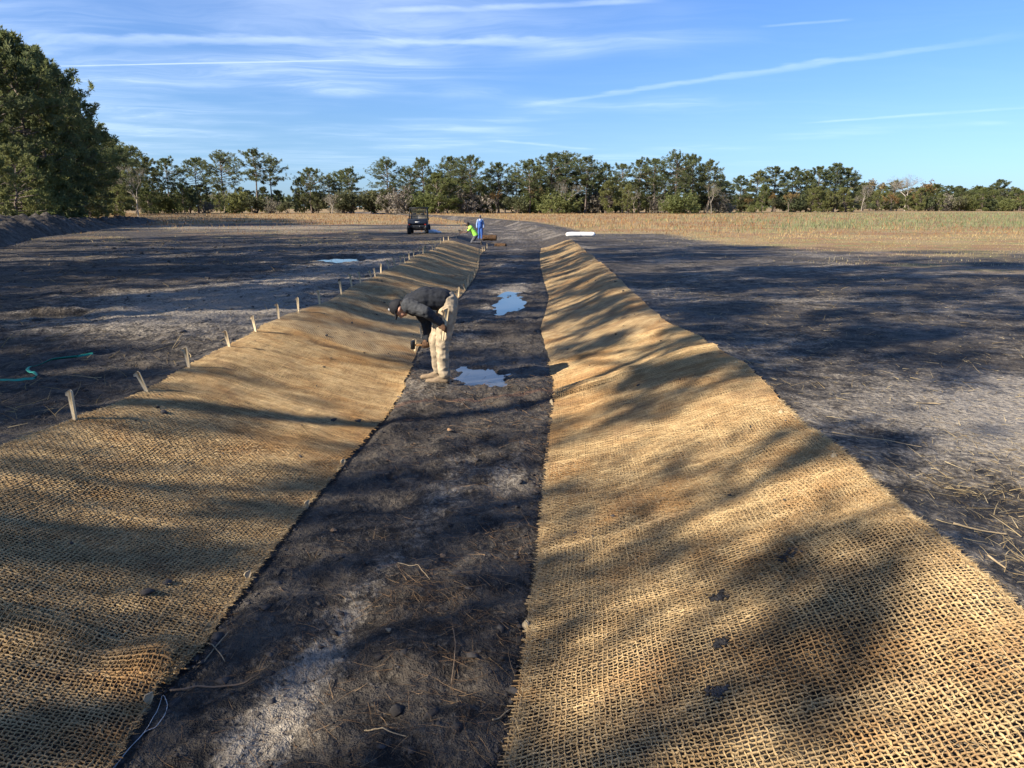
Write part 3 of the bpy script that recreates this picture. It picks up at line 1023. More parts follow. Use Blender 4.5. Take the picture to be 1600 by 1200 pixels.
def broad_meshes(seed, h=10.0, leafy=True, mat='leafbrown', bark='barkpale', nleaf=5):
    """Broadleaf tree: forking limbs with twigs; leaves or just a haze of fine twigs."""
    rg = np.random.default_rng(seed)
    wood, tips, dirs = [], [], []

    def grow(p, d, ln, r, lvl):
        q = np.linspace(0, 1, 4)[:, None]
        bendv = rg.normal(0, 0.16, 3); bendv[2] = abs(bendv[2])
        path = p + d * ln * q + bendv * ln * q ** 2
        wood.append(tube_np(path, np.linspace(r, r * 0.6, 4), 6 if lvl < 2 else 3))
        e = path[-1]
        if lvl >= 4:
            for _ in range(3):
                tips.append(path[2] + rg.normal(0, 0.25, 3)); dirs.append(d)
            return
        for k in range(3 if lvl < 3 else 4):
            nd = d + rg.normal(0, 0.52, 3) + np.array([0, 0, 0.12]); nd /= np.linalg.norm(nd)
            st = path[3] if k < 2 else path[2]
            grow(st, nd, ln * rg.uniform(0.58, 0.82), r * 0.58, lvl + 1)
    grow(np.zeros(3), np.array([0.03, 0, 1.0]), h * 0.30, 0.16 * h / 10, 0)
    C = np.array(tips); OD = np.array(dirs)
    zmax = C[:, 2].max()
    wv, wf = join(wood)
    tn = np.clip(rg.normal(0.5, 0.22, len(C)), 0, 1)
    if leafy:
        V, F, T = leaf_diamonds(rg, C, OD, nleaf, 0.34, 0.10, tn)
    else:
        V, F, T = leaf_diamonds(rg, C, OD * 1.2, nleaf, 0.75, 0.010, tn)
    k = h / zmax
    return (mesh_np('tree_trunk', wv * k, wf, M[bark], None, True, link=False),
            mesh_np('tree_crown', V * k, F, M[mat], None, False, {'tone': T}, link=False))


def shrub_meshes(seed, h=3.0, wdt=2.2, mat='shrub', n=420):
    rg = np.random.default_rng(seed)
    wood = []
    cs = []
    for k in range(8):
        a = rg.uniform(0, 6.28); rr = wdt * rg.uniform(0.1, 0.75)
        c = np.array([math.cos(a) * rr, math.sin(a) * rr, h * rg.uniform(0.22, 0.80)])
        cs.append((c, rg.uniform(0.34, 0.55) * wdt))
        path = np.array([[0.1 * c[0], 0.1 * c[1], 0], [0.5 * c[0], 0.5 * c[1], c[2] * 0.55], c])
        wood.append(tube_np(path, [0.05, 0.035, 0.012], 4))
    pts, od, tn = [], [], []
    for c, r in cs:
        m = n // 8
        d = rg.normal(size=(m, 3)); d /= np.linalg.norm(d, axis=1, keepdims=True)
        p = c + d * r * rg.uniform(0.45, 1.05, (m, 1)) * np.array([1, 1, 0.8])
        p[:, 2] = np.abs(p[:, 2])
        pts.append(p); od.append(d * 0.8 + np.array([0, 0, 0.3])); tn.append(np.clip(rg.normal(0.5, 0.12) + rg.normal(0, 0.16, m), 0, 1))
    V, F, T = leaf_diamonds(rg, np.concatenate(pts), np.concatenate(od), 9, 0.30, 0.05, np.concatenate(tn))
    wv, wf = join(wood)
    return (mesh_np('shrub_stem', wv, wf, M['bark'], None, True, link=False),
            mesh_np('shrub_foliage', V, F, M[mat], None, False, {'tone': T}, link=False))


TALL = [pine_meshes(s, 16, cf, sp, nb, 30, 12) for s, cf, sp, nb in ((1, 0.46, 4.2, 52), (2, 0.38, 4.6, 58), (3, 0.54, 4.2, 44), (4, 0.32, 4.2, 62), (5, 0.44, 5.0, 54))]
SPARSE = [pine_meshes(s, 16, cf, sp, nb, 13, 9, 0.38, 0.036) for s, cf, sp, nb in ((61, 0.42, 4.2, 44), (62, 0.36, 4.4, 48), (63, 0.54, 4.2, 40), (64, 0.32, 4.0, 50), (65, 0.44, 4.6, 46))]
FULL = [pine_meshes(s, 16, cf, sp, nb, 34, 12, 0.40, 0.045, 0.1, mt) for s, cf, sp, nb, mt in
        ((11, 0.10, 4.4, 84, 'pine'), (12, 0.05, 4.0, 90, 'pine'), (13, 0.14, 4.6, 80, 'pine2'))]
YOUNG = [pine_meshes(s, 7, 0.06, 2.3, 56, 26, 11, 0.30, 0.036, 0.0, 'pine2') for s in (21, 22)]
BROWN = [broad_meshes(31, 10, True, 'leafbrown', 'bark'), broad_meshes(32, 10, True, 'leafbrown', 'bark', 4)]
BARE = [broad_meshes(41, 10, False, 'leafgrey', 'barkpale', 6), broad_meshes(42, 10, False, 'leafgrey', 'barkpale', 5)]
SHRUB = [shrub_meshes(51), shrub_meshes(52), shrub_meshes(53, 3.0, 2.4, 'pine2'), shrub_meshes(54, 3.0, 2.6, 'leafgrey', 300)]


def plant(kind, pair, loc, h, h0, label, cat, group, wide=1.0, parts=('trunk', 'crown')):
    root = empty(kind, loc, random.uniform(0, 6.28))
    k = h / h0
    root.scale = (k * wide, k * wide, k)
    obj_from(pair[0], parts[0], root)
    obj_from(pair[1], parts[1], root)
    tag(root, label, cat, group)
    return root


def plant_px(kind, pair, x, ytop, Y, h0, label, cat, group, wide=1.0, parts=('trunk', 'crown')):
    X, zt = top_z(x, ytop, Y)
    zb = -0.45
    return plant(kind, pair, (X, Y, zb), zt - zb, h0, label, cat, group, wide, parts)


ORD = ['first', 'second', 'third', 'fourth', 'fifth', 'sixth', 'seventh', 'eighth', 'ninth', 'tenth', 'eleventh', 'twelfth', 'thirteenth',
       'fourteenth', 'fifteenth', 'sixteenth', 'seventeenth', 'eighteenth', 'nineteenth', 'twentieth', 'twenty-first', 'twenty-second',
       'twenty-third', 'twenty-fourth', 'twenty-fifth', 'twenty-sixth', 'twenty-seventh', 'twenty-eighth', 'twenty-ninth', 'thirtieth']

# woodland edge on the left, receding towards the treeline
LF = [(-34, 70, 72), (-6, 60, 75), (20, 68, 78), (44, 80, 82), (64, 93, 88), (83, 112, 96), (99, 142, 107), (116, 172, 120), (134, 194, 140),
      (150, 206, 160), (166, 220, 178), (181, 233, 196), (203, 231, 207), (224, 248, 216)]
for i, (x, t, Y) in enumerate(LF):
    plant_px('pine_tree', FULL[i % 3], x, t, Y, 16, 'dark bushy pine on the left wood\'s skyline, %s from the left' % ORD[i], 'pine tree', 'pines of the left wood', 1.0 if Y < 110 else 1.25)
for i in range(16):
    x, t, Y = LF[i % 13]
    plant_px('pine_tree', FULL[(i + 1) % 3], x - 14 - random.uniform(0, 16), t + random.uniform(6, 26), Y + random.uniform(9, 20), 16,
             'bushy pine standing deeper in the dense left wood, behind the front row', 'pine tree', 'pines deeper in the left wood', 1.1)
for i, (x, t, Y) in enumerate([(-22, 248, 61), (10, 236, 65), (44, 250, 70), (78, 262, 80), (104, 276, 92), (132, 284, 112), (158, 292, 134), (182, 296, 150), (232, 296, 190)]):
    plant_px('young_pine', YOUNG[i % 2], x, t, Y, 7, 'yellow-green young pine behind the berm, %s from the left' % ORD[i], 'pine tree', 'young pines at the edge of the left wood', 1.15)
plant_px('bare_tree', BARE[0], 207, 258, 150, 10, 'pale bare tree with grey twigs at the end of the left wood', 'tree', None, 0.8)

# far treeline across the field
MID = [(258, 250, 0, 222), (303, 250, 1, 226), (345, 245, 4, 224), (394, 237, 2, 222), (422, 250, 2, 228), (483, 265, 1, 224), (513, 276, 3, 230), (545, 265, 0, 226),
       (603, 255, 4, 222), (660, 250, 1, 224), (704, 248, 3, 226), (735, 247, 1, 222), (779, 257, 3, 226), (828, 252, 3, 222), (863, 243, 1, 225), (886, 246, 4, 229),
       (915, 248, 2, 224), (948, 259, 0, 226), (975, 258, 2, 222), (1000, 252, 0, 228), (1026, 250, 2, 224), (1058, 245, 4, 222), (1084, 245, 1, 226), (1110, 253, 3, 224)]
for i, (x, t, v, Y) in enumerate(MID):
    plant_px('pine_tree', TALL[v], x, t, Y, 16, 'tall pine with a rounded crown in the far treeline, %s from its left end' % ORD[i], 'pine tree', 'tall pines of the far treeline', random.uniform(1.15, 1.4))
for i, x in enumerate([684, 720, 757, 806, 845, 872, 902, 930, 963, 1012, 1040, 1072, 1097, 1126, 532, 640]):
    plant_px('pine_tree', TALL[(i * 3 + 1) % 5], x, random.uniform(262, 280), random.uniform(231, 244), 16, 'lower pine half hidden behind the tall pines of the far treeline', 'pine tree', 'half-hidden pines of the far treeline', 1.4)
RT = [(1134, 284, 240, 0), (1160, 276, 262, 1), (1184, 270, 266, 2), (1212, 262, 268, 0), (1240, 263, 270, 1), (1264, 270, 272, 2), (1284, 262, 268, 1), (1309, 257, 270, 0), (1329, 264, 274, 1)]
for i, (x, t, Y, v) in enumerate(RT):
    plant_px('pine_tree', FULL[v], x, t, Y, 16, 'bushy pine in the dense block right of the treeline gap, %s from left' % ORD[i], 'pine tree', 'bushy pines right of the gap', 1.45)
FR = [(1352, 287, 'g'), (1374, 277, 'b'), (1398, 284, 'g'), (1420, 275, 'w'), (1442, 281, 'b'), (1462, 289, 'g'), (1484, 291, 'g'), (1506, 295, 'g'), (1528, 292, 'g'), (1546, 294, 'g'), (1561, 282, 'g'),
      (1580, 294, 'w'), (1597, 297, 'b'), (1618, 292, 'g'), (1640, 294, 'g')]
for i, (x, t, k) in enumerate(FR):
    Y = 330 + (i % 3) * 9
    if k == 'g':
        plant_px('pine_tree', FULL[i % 3], x, t, Y, 16, 'low green pine in the farthest right wood, %s tree past the dense block' % ORD[i], 'pine tree', 'farthest trees on the right', 1.9)
    elif k == 'b':
        plant_px('oak_tree', BROWN[i % 2], x, t, Y, 10, 'rust-brown leafy tree in the farthest right wood, %s past the dense block' % ORD[i], 'tree', 'farthest trees on the right', 1.3)
    else:
        plant_px('bare_tree', BARE[1], x, t, Y, 10, 'pale leafless tree in the farthest right wood, %s past the dense block' % ORD[i], 'tree', 'farthest trees on the right', 1.3)

for i in range(20):
    x = 640 + i * 25.5 + random.uniform(-8, 8)
    plant_px('pine_tree', FULL[i % 3], x, random.uniform(272, 292), random.uniform(243, 262), 16, 'low dense pine filling the back of the far treeline', 'pine tree', 'dense pines behind the far treeline', random.uniform(1.4, 1.9))
for i in range(17):
    x = 1345 + i * 17 + random.uniform(-5, 5)
    plant_px('pine_tree', FULL[(i + 1) % 3], x, random.uniform(291, 301), random.uniform(352, 372), 16, 'dense pine at the back of the farthest right wood', 'pine tree', 'dense pines behind the farthest right wood', random.uniform(1.8, 2.3))

# shrubs under the treeline
for i in range(112):
    x = 236 + i * 12.6 + random.uniform(-6, 6)
    far = x > 1140
    Y = (316 if x > 1345 else 258) + random.uniform(-6, 3) if far else random.uniform(212, 240)
    t = random.uniform(300, 312) if far else (random.uniform(290, 309) if x < 580 or x > 800 else random.uniform(286, 304))
    seg_l = ('beside the left wood' if x < 380 else 'left of the utility vehicle' if x < 620 else 'behind the utility vehicle and workers' if x < 800 else 'behind the ditch bend' if x < 960 else 'left of the treeline gap' if x < 1140 else 'below the dense pine block' if x < 1345 else 'at the far right')
    kk = random.random()
    if kk < 0.42:
        plant_px('shrub', SHRUB[i % 4], x, t + random.uniform(0, 9), Y, 3, 'dark shrub at the foot of the far treeline ' + seg_l, 'shrub', 'shrubs under the far treeline ' + seg_l, random.uniform(0.8, 1.3), ('stem', 'foliage'))
    elif kk < 0.78:
        plant_px('young_pine', YOUNG[i % 2], x, t - random.uniform(0, 14), Y, 7, 'low young pine under the far treeline ' + seg_l, 'pine tree', 'young pines under the far treeline ' + seg_l, random.uniform(0.9, 1.5))
    elif kk < (0.90 if x < 1150 else 0.82):
        plant_px('bare_tree', BARE[i % 2], x, t - random.uniform(0, 16), Y, 10, 'small leafless tree under the far treeline ' + seg_l, 'tree', 'leafless trees under the far treeline ' + seg_l, random.uniform(0.7, 1.1))
    else:
        plant_px('oak_tree', BROWN[i % 2], x, t - random.uniform(0, 8), Y, 10, 'small brownish oak under the far treeline ' + seg_l, 'tree', 'small oaks under the far treeline ' + seg_l, random.uniform(0.9, 1.2))

# pines beside the ditch, left of the view: they throw the dappled shade
BELT = [(-13.5, 17.0, 15.5, 3), (-17.8, 19.5, 21, 2), (-21.5, 15.0, 20, 3), (-24.0, 28.0, 20, 1), (-27.5, 22.0, 20, 4), (-30.0, 36.0, 19, 0), (-34.0, 44.0, 18, 1),
        (-14.5, 7.0, 21, 2), (-20.0, 5.5, 20, 2), (-13.0, 0.8, 19, 2), (-14.0, -2.6, 9.5, 3), (-12.5, -4.7, 10.0, 0), (-15.5, -8.0, 12, 3), (-15.4, -2.3, 12.0, 3), (-13.4, -3.7, 11.5, 3), (-24.5, -4.5, 15, 0), (-20.5, -15.0, 18, 1),
        (-27.0, 8.0, 18, 3), (-31.0, 13.0, 19, 1), (-29.0, 1.0, 18, 1), (-34.0, 20.5, 18, 3), (-38.0, 28.0, 19, 1), (-42.0, 35.0, 18, 3), (-32.5, -7.0, 19, 3), (-26.5, 16.5, 16, 0), (-36.0, 6.0, 19, 1)]
for i, (x, y, h, v) in enumerate(BELT):
    t_ = plant('pine_tree', (TALL if i == 0 or x < -25 or (v == 2 and h >= 19) else SPARSE)[v], (x, y, -0.05), h, 16, 'pine standing left of the field, just beyond the edge of the picture' if i else 'pine at the left whose lowest branch tip shows in the top left corner', 'pine tree', 'pines beside the left field' if i else None, 0.70)

# ------------------------------------------------------------------ spoil berm along the left wood
bl = np.array([(-20.0, 22.0), (-27.0, 36.0), (-33.5, 48.0), (-37.5, 62.0), (-42.0, 76.0), (-47.0, 92.0), (-54.0, 112.0)])
u = np.linspace(0, 1, 340)
tt = np.linspace(0, 1, len(bl))
cx = np.interp(u, tt, bl[:, 0]); cy = np.interp(u, tt, bl[:, 1])
tx = np.gradient(cx); ty = np.gradient(cy); ln = np.hypot(tx, ty)
nxv, nyv = ty / ln, -tx / ln
w = np.linspace(-1, 1, 40)
U, Wd = np.meshgrid(np.arange(len(u)), w, indexing='ij')
bw = 2.3
X = cx[U] + nxv[U] * Wd * bw; Y = cy[U] + nyv[U] * Wd * bw
hb = 1.15 * np.interp(u, [0, 0.1, 0.45, 0.62, 0.66, 0.72, 0.9, 1.0], [0.5, 1.1, 1.15, 0.9, 0.55, 0.85, 0.6, 0.0])
Z = base_z(Y) - 0.12 + hb[U] * np.clip(1 - np.abs(Wd) ** 1.7, 0, 1) * (1 + 0.28 * fbm(X, Y, 0.5, 3, 5)) + (0.30 * fbm(X, Y, 1.1, 4, 6, 0.65) + 0.16 * fbm(X, Y, 3.2, 3, 7)) * (1 - np.abs(Wd) ** 3)
Vb = np.stack([X.ravel(), Y.ravel(), Z.ravel()], 1)
ib = (np.arange(len(u) - 1)[:, None] * 40 + np.arange(39)[None, :]).ravel()
Fb = np.stack([ib, ib + 40, ib + 41, ib + 1], 1)
zb = np.stack([-0.05 + 0.30 * fbm(Vb[:, 0], Vb[:, 1], 0.8, 3, 8), np.zeros(len(Vb)), np.zeros(len(Vb))], 1)
tag(mesh_np('spoil_berm', Vb, Fb, M['soil'], None, True, {'zone': zb}), 'long dark heap of dug soil along the left wood', 'berm', kind='structure')

# ------------------------------------------------------------------ clods, straw, needles, grass


def clods(n, X, Y, size, seed, zoff=None):
    rg = np.random.default_rng(seed)
    bm_ = bmesh.new(); bmesh.ops.create_icosphere(bm_, subdivisions=1, radius=1.0)
    bv = np.array([v.co[:] for v in bm_.verts]); bf = np.array([[v.index for v in f.verts] for f in bm_.faces]); bm_.free()
    k = len(bv)
    r = np.clip(1 + 0.36 * rg.standard_normal((n, k, 1)), 0.35, 1.8)
    sc = size[:, None, None] * np.stack([rg.uniform(0.7, 1.3, n), rg.uniform(0.7, 1.3, n), rg.uniform(0.4, 0.8, n)], 1)[:, None, :]
    a = rg.uniform(0, 6.28, n); ca, sa = np.cos(a), np.sin(a)
    p = bv[None] * r * sc
    x = p[..., 0] * ca[:, None] - p[..., 1] * sa[:, None]; y = p[..., 0] * sa[:, None] + p[..., 1] * ca[:, None]
    z = raw_ground(X, Y) if zoff is None else zoff
    V = np.stack([x + X[:, None], y + Y[:, None], p[..., 2] + (z - size * 0.05)[:, None]], -1).reshape(-1, 3)
    F = (bf[None] + (np.arange(n) * k)[:, None, None]).reshape(-1, 3)
    return V, F


rg = np.random.default_rng(5)
n1 = 5200
Yc = 2.2 + 12 * rg.random(n1) ** 1.6
e = rg.random(n1)
Xc = xLL(Yc) + (xRL(Yc) - xLL(Yc)) * np.where(rg.random(n1) < 0.4, np.where(e < 0.5, 0.12 * e, 1 - 0.12 * (1 - e)), e)
Sc = np.clip(0.004 * rg.pareto(2.4, n1) + 0.004, 0, 0.034)
n2 = 3600
Yl = 4.5 + 45 * rg.random(n2) ** 1.5
Xl = xLU(Yl) - 0.15 - rg.random(n2) ** 1.3 * (3 + 0.55 * Yl)
Sl = np.clip(0.009 * rg.pareto(2.2, n2) + 0.008, 0, 0.055) * (0.6 + 0.03 * Yl)
n3 = 1500
Yr = 2.3 + 18 * rg.random(n3) ** 1.5
Xr = xRU(Yr) + 0.10 + rg.random(n3) ** 1.2 * (2.5 + 0.6 * Yr)
Sr = np.clip(0.004 * rg.pareto(2.4, n3) + 0.004, 0, 0.022)
Xa = np.concatenate([Xc, Xl, Xr]); Ya = np.concatenate([Yc, Yl, Yr]); Sa = np.concatenate([Sc, Sl, Sr])
ok = np.ones(len(Xa), bool)
for k in range(4): ok &= puddle_mask(Xa, Ya, k) < 0.6
v, f = clods(int(ok.sum()), Xa[ok], Ya[ok], Sa[ok], 9)
tag(mesh_np('soil_clods', v, f, M['clod'], None, False), 'crumbs and clods of dark soil strewn over the bed and fields', 'soil', kind='stuff')


def lay(X, Y, L, w, tone, mat, name, label, cat, up=0.12, seg=3, lift=0.006, seed=0, zfun=None):
    rg = np.random.default_rng(seed)
    n = len(X)
    a = rg.uniform(0, 2 * np.pi, n)
    z = (zfun or raw_ground)(X, Y)
    x2 = X + np.cos(a) * L; y2 = Y + np.sin(a) * L
    z2 = (zfun or raw_ground)(x2, y2)
    D = np.stack([np.cos(a) * L, np.sin(a) * L, (z2 - z) + np.abs(rg.normal(0, up, n)) * L], 1)
    v, f, t = blades(np.stack([X, Y, z + lift], 1), D, L, w, rg.normal(0, 0.22, n), tone, seg)
    o = mesh_np(name, v, f, mat, None, False, {'tone': t})
    return tag(o, label, cat, kind='stuff')


n = 6000
Y = 2.3 + 16 * rg.random(n) ** 1.55; X = xRU(Y) + 0.12 + rg.random(n) ** 1.15 * (2.2 + 0.62 * Y)
cl_xy = [(2.75, 4.15, 0.20), (3.15, 4.35, 0.28), (2.95, 3.6, 0.3), (2.65, 3.2, 0.25), (3.5, 4.9, 0.3), (3.0, 3.9, 0.35)]
cx_ = np.concatenate([rg.normal(c[0], c[2], 150) for c in cl_xy]); cy_ = np.concatenate([rg.normal(c[1], c[2] * 0.7, 150) for c in cl_xy])
k = cx_ > xRU(cy_) + 0.05
X = np.concatenate([X, cx_[k]]); Y = np.concatenate([Y, cy_[k]])
n = len(X)
L = np.clip(rg.lognormal(-2.85, 0.6, n), 0.02, 0.28)
lay(X, Y, L, rg.uniform(0.0007, 0.0019, n) * (1 + 0.08 * Y), rg.random(n), M['straw'], 'straw_litter', 'broken pale straw lying on the bare soil right of the mats', 'straw', 0.35, 3, 0.008, 3)
n = 2600
Y = 4.6 + 40 * rg.random(n) ** 1.7; X = xLU(Y) - 0.1 - rg.random(n) ** 1.2 * (2.5 + 0.6 * Y)
lay(X, Y, np.clip(rg.lognormal(-2.0, 0.5, n), 0.04, 0.5), rg.uniform(0.0010, 0.0026, n) * (1 + 0.10 * Y), rg.random(n) * 0.75, M['straw'], 'root_litter', 'roots and dead stalks scattered on the dark left field', 'litter', 0.35, 3, 0.01, 4)
n = 3000
Y = 2.2 + 7.5 * rg.random(n) ** 1.7; e = rg.random(n)
X = xLL(Y) + (xRL(Y) - xLL(Y)) * np.where(rg.random(n) < 0.75, e ** 0.6, e)
cc = [(-0.55, 3.75, 0.13, 260), (-0.28, 3.5, 0.20, 220), (-0.15, 2.75, 0.18, 160), (-1.1, 3.3, 0.2, 120), (-0.75, 2.7, 0.3, 120), (-0.05, 4.4, 0.2, 160)]
X = np.concatenate([X] + [rg.normal(c[0], c[2], c[3]) for c in cc]); Y = np.concatenate([Y] + [rg.normal(c[1], c[2] * 1.2, c[3]) for c in cc])
k = (X > xLL(Y) + 0.02) & (X < xRL(Y) - 0.02) & (Y > 1.9)
X, Y = X[k], Y[k]; n = len(X)
lay(X, Y, np.clip(rg.lognormal(-2.45, 0.45, n), 0.03, 0.24), rg.uniform(0.0006, 0.0013, n) * (0.8 + 0.12 * Y), rg.random(n) ** 1.2, M['needle'], 'pine_needle_litter', 'brown pine needles and grass bits lying in the ditch bed', 'needles', 0.16, 3, 0.007, 6)

# standing dry grass and weeds beyond the bare soil


def standing(X, Y, h, w, tone, mat, name, label, cat, seed):
    rg = np.random.default_rng(seed)
    n = len(X)
    D = np.stack([rg.normal(0, 0.28, n), rg.normal(0, 0.28, n), np.ones(n)], 1)
    z = raw_ground(X, Y, False) - 0.02
    v, f, t = blades(np.stack([X, Y, z], 1), D, h, w, rg.normal(0, 0.25, n), tone, 2)
    return tag(mesh_np(name, v, f, mat, None, False, {'tone': t}), label, cat, kind='stuff')


n = 60000
Y = np.exp(rg.uniform(math.log(36), math.log(215), n)); X = rg.uniform(-0.62, 0.80, n) * (Y + 8)
zn = zones(X, Y)
nn = fbm(X, Y, 0.10, 3, 99); n_s = fbm(X, Y, 0.7, 3, 98)
right_far = ss(-0.1, 0.35, (X / Y - 0.25) + 0.35 * nn) * ss(58, 78, Y + 10 * nn)
keep = (zn[:, 1] > 0.35 + 0.5 * rg.random(n)) & (rg.random(n) > 0.85 * right_far)
ht = np.where(Y < 55, 0.06 + 0.16 * ss(38, 60, Y), np.clip(0.25 + 0.28 * ss(55, 80, Y), 0, 0.6)) * rg.uniform(0.5, 1.3, n) * (1 + 0.4 * nn)
ht = np.where(X < xLU(Y), ht * 0.55, ht * 0.66) * (1 + 0.6 * n_s)
keep &= rg.random(n) < 0.25 + ss(-0.4, 0.3, n_s)
tone = np.clip(0.36 + 0.60 * nn + 0.25 * n_s + rg.normal(0, 0.17, n) + 0.25 * (1 - ss(44, 62, Y)), 0, 1)
standing(X[keep], Y[keep], ht[keep], (0.006 + 0.00022 * Y[keep]) * rg.uniform(0.6, 1.3, keep.sum()), tone[keep], M['drygrass'], 'dry_grass', 'orange-brown dry grass standing beyond the bare soil', 'grass', 12)
n = 46000
Y = np.exp(rg.uniform(math.log(58), math.log(240), n)); X = rg.uniform(0.02, 0.82, n) * (Y + 8)
nn = fbm(X, Y, 0.10, 3, 99); n_s = fbm(X, Y, 0.7, 3, 98)
right_far = ss(-0.1, 0.35, (X / Y - 0.25) + 0.35 * nn) * ss(58, 78, Y + 10 * nn)
keep = rg.random(n) < right_far * ss(-0.55, 0.25, n_s)
ht = (0.18 + 0.30 * rg.random(n) ** 1.5) * (1 + 0.5 * nn + 0.4 * n_s)
tone = np.clip(0.34 + 0.5 * n_s + rg.normal(0, 0.18, n), 0, 1)
standing(X[keep], Y[keep], ht[keep], (0.006 + 0.00024 * Y[keep]) * rg.uniform(0.6, 1.3, keep.sum()), tone[keep], M['weeds'], 'weeds', 'grey-green weeds filling the far right of the field', 'weeds', 13)

n = 80000
Y = np.exp(rg.uniform(math.log(22), math.log(80), n)); X = rg.uniform(-0.66, 0.80, n) * (Y + 6)
zn = zones(X, Y)
nn = fbm(X, Y, 0.16, 3, 97); n_s = fbm(X, Y, 0.9, 3, 96)
keep = (zn[:, 1] + 0.45 * n_s > 0.12 + 0.8 * rg.random(n)) & ((X > xRU(Y) + 0.6) | (X < xLU(Y) - 0.5))
tone = np.clip(0.50 + 0.55 * nn + 0.25 * n_s + rg.normal(0, 0.2, n), 0, 1)
standing(X[keep], Y[keep], (rg.uniform(0.025, 0.09, n) * (1 + 0.6 * n_s))[keep], (0.002 + 0.00017 * Y[keep]) * rg.uniform(0.6, 1.4, keep.sum()), tone[keep], M['stubble'], 'stubble', 'short golden and green stubble at the edge of the bare soil', 'stubble', 14)

# woods beyond everything, closing the skyline
n = 5200
ang = rg.uniform(-0.95, 0.95, n); dist = rg.uniform(560, 640, n)
X = np.sin(ang) * dist; Y = np.cos(ang) * dist
hh = 7.5 + 3.0 * fbm(X, Y, 0.02, 3, 55)
Z = rg.random(n) ** 0.8 * hh
od = np.tile([0, -0.5, 0.6], (n, 1))
v, f, t = leaf_diamonds(rg, np.stack([X, Y, Z], 1), od, 5, 3.2, 1.3, np.clip(rg.normal(0.45, 0.2, n), 0, 1))
tag(mesh_np('far_wood', v, f, M['shrub'], None, False, {'tone': t}), 'thin line of distant woods on the horizon', 'woods', kind='stuff')

# ------------------------------------------------------------------ small solid helpers


def box(c, s, rot=(0, 0, 0)):
    c = np.array(c, float); s = np.array(s, float) / 2
    v = np.array([(-1, -1, -1), (1, -1, -1), (1, 1, -1), (-1, 1, -1), (-1, -1, 1), (1, -1, 1), (1, 1, 1), (-1, 1, 1)], float) * s
    if any(rot):
        v = v @ np.array(Euler(rot).to_matrix()).T
    f = np.array([(0, 3, 2, 1), (4, 5, 6, 7), (0, 1, 5, 4), (1, 2, 6, 5), (2, 3, 7, 6), (3, 0, 4, 7)])
    return v + c, f


def solid(name, parts, mat, parent=None, bevel=0.0, smooth=False):
    """Boxes and tubes joined into one part; optional bevel."""
    vs, f3, off = [], {}, 0
    for v, f in parts:
        fl = f if isinstance(f, list) else [f]
        for ff in fl:
            ff = np.asarray(ff)
            f3.setdefault(ff.shape[1], []).append(ff + off)
        vs.append(v); off += len(v)
    o = mesh_np(name, np.concatenate(vs), [np.concatenate(x) for x in f3.values()], mat, parent, smooth)
    if bevel:
        b = o.modifiers.new('bevel', 'BEVEL'); b.width = bevel; b.segments = 2; b.limit_method = 'ANGLE'
    return o


def rod(a, b, r, r2=None, sides=8):
    return tube_np(np.array([a, b], float), [r, r if r2 is None else r2], sides, True)


def pipe(pts, r, sides=8):
    return tube_np(np.array(pts, float), [r] * len(pts), sides, True)


def uv_sphere(c, rad, rot=(0, 0, 0), nu=16, nv=10):
    rad = np.broadcast_to(np.array(rad, float), (3,))
    th = np.linspace(0, np.pi, nv + 1)[1:-1]; ph = np.linspace(0, 2 * np.pi, nu, endpoint=False)
    T, Ph = np.meshgrid(th, ph, indexing='ij')
    v = np.stack([np.sin(T) * np.cos(Ph), np.sin(T) * np.sin(Ph), np.cos(T)], -1).reshape(-1, 3)
    v = np.concatenate([v, [[0, 0, 1], [0, 0, -1]]]) * rad
    v = v @ np.array(Euler(rot).to_matrix()).T + np.array(c, float)
    m = nv - 1
    q = []
    for i in range(m - 1):
        for j in range(nu):
            q.append((i * nu + j, (i + 1) * nu + j, (i + 1) * nu + (j + 1) % nu, i * nu + (j + 1) % nu))
    t = [(m * nu, j, (j + 1) % nu) for j in range(nu)] + [(m * nu + 1, (m - 1) * nu + (j + 1) % nu, (m - 1) * nu + j) for j in range(nu)]
    return v, [np.array(q), np.array(t)]


def capsule(a, b, r0, r1):
    """Closed round-ended limb tapering from r0 to r1."""
    a = np.array(a, float); b = np.array(b, float)
    d = b - a; L = np.linalg.norm(d); d /= L + 1e-9
    pts, rr = [], []
    for k in range(5):
        t = -math.cos(k / 4 * math.pi / 2); pts.append(a + d * r0 * t); rr.append(max(1e-4, r0 * math.sin(math.acos(-t)) if k else 1e-4))
    for k in range(1, 5):
        t = k / 5; pts.append(a + d * L * t); rr.append(r0 + (r1 - r0) * t)
    for k in range(5):
        t = math.sin(k / 4 * math.pi / 2); pts.append(b + d * r1 * t); rr.append(max(1e-4, r1 * math.cos(k / 4 * math.pi / 2)))
    return tube_np(np.array(pts), rr, 12, True)


from mathutils import noise as mnoise


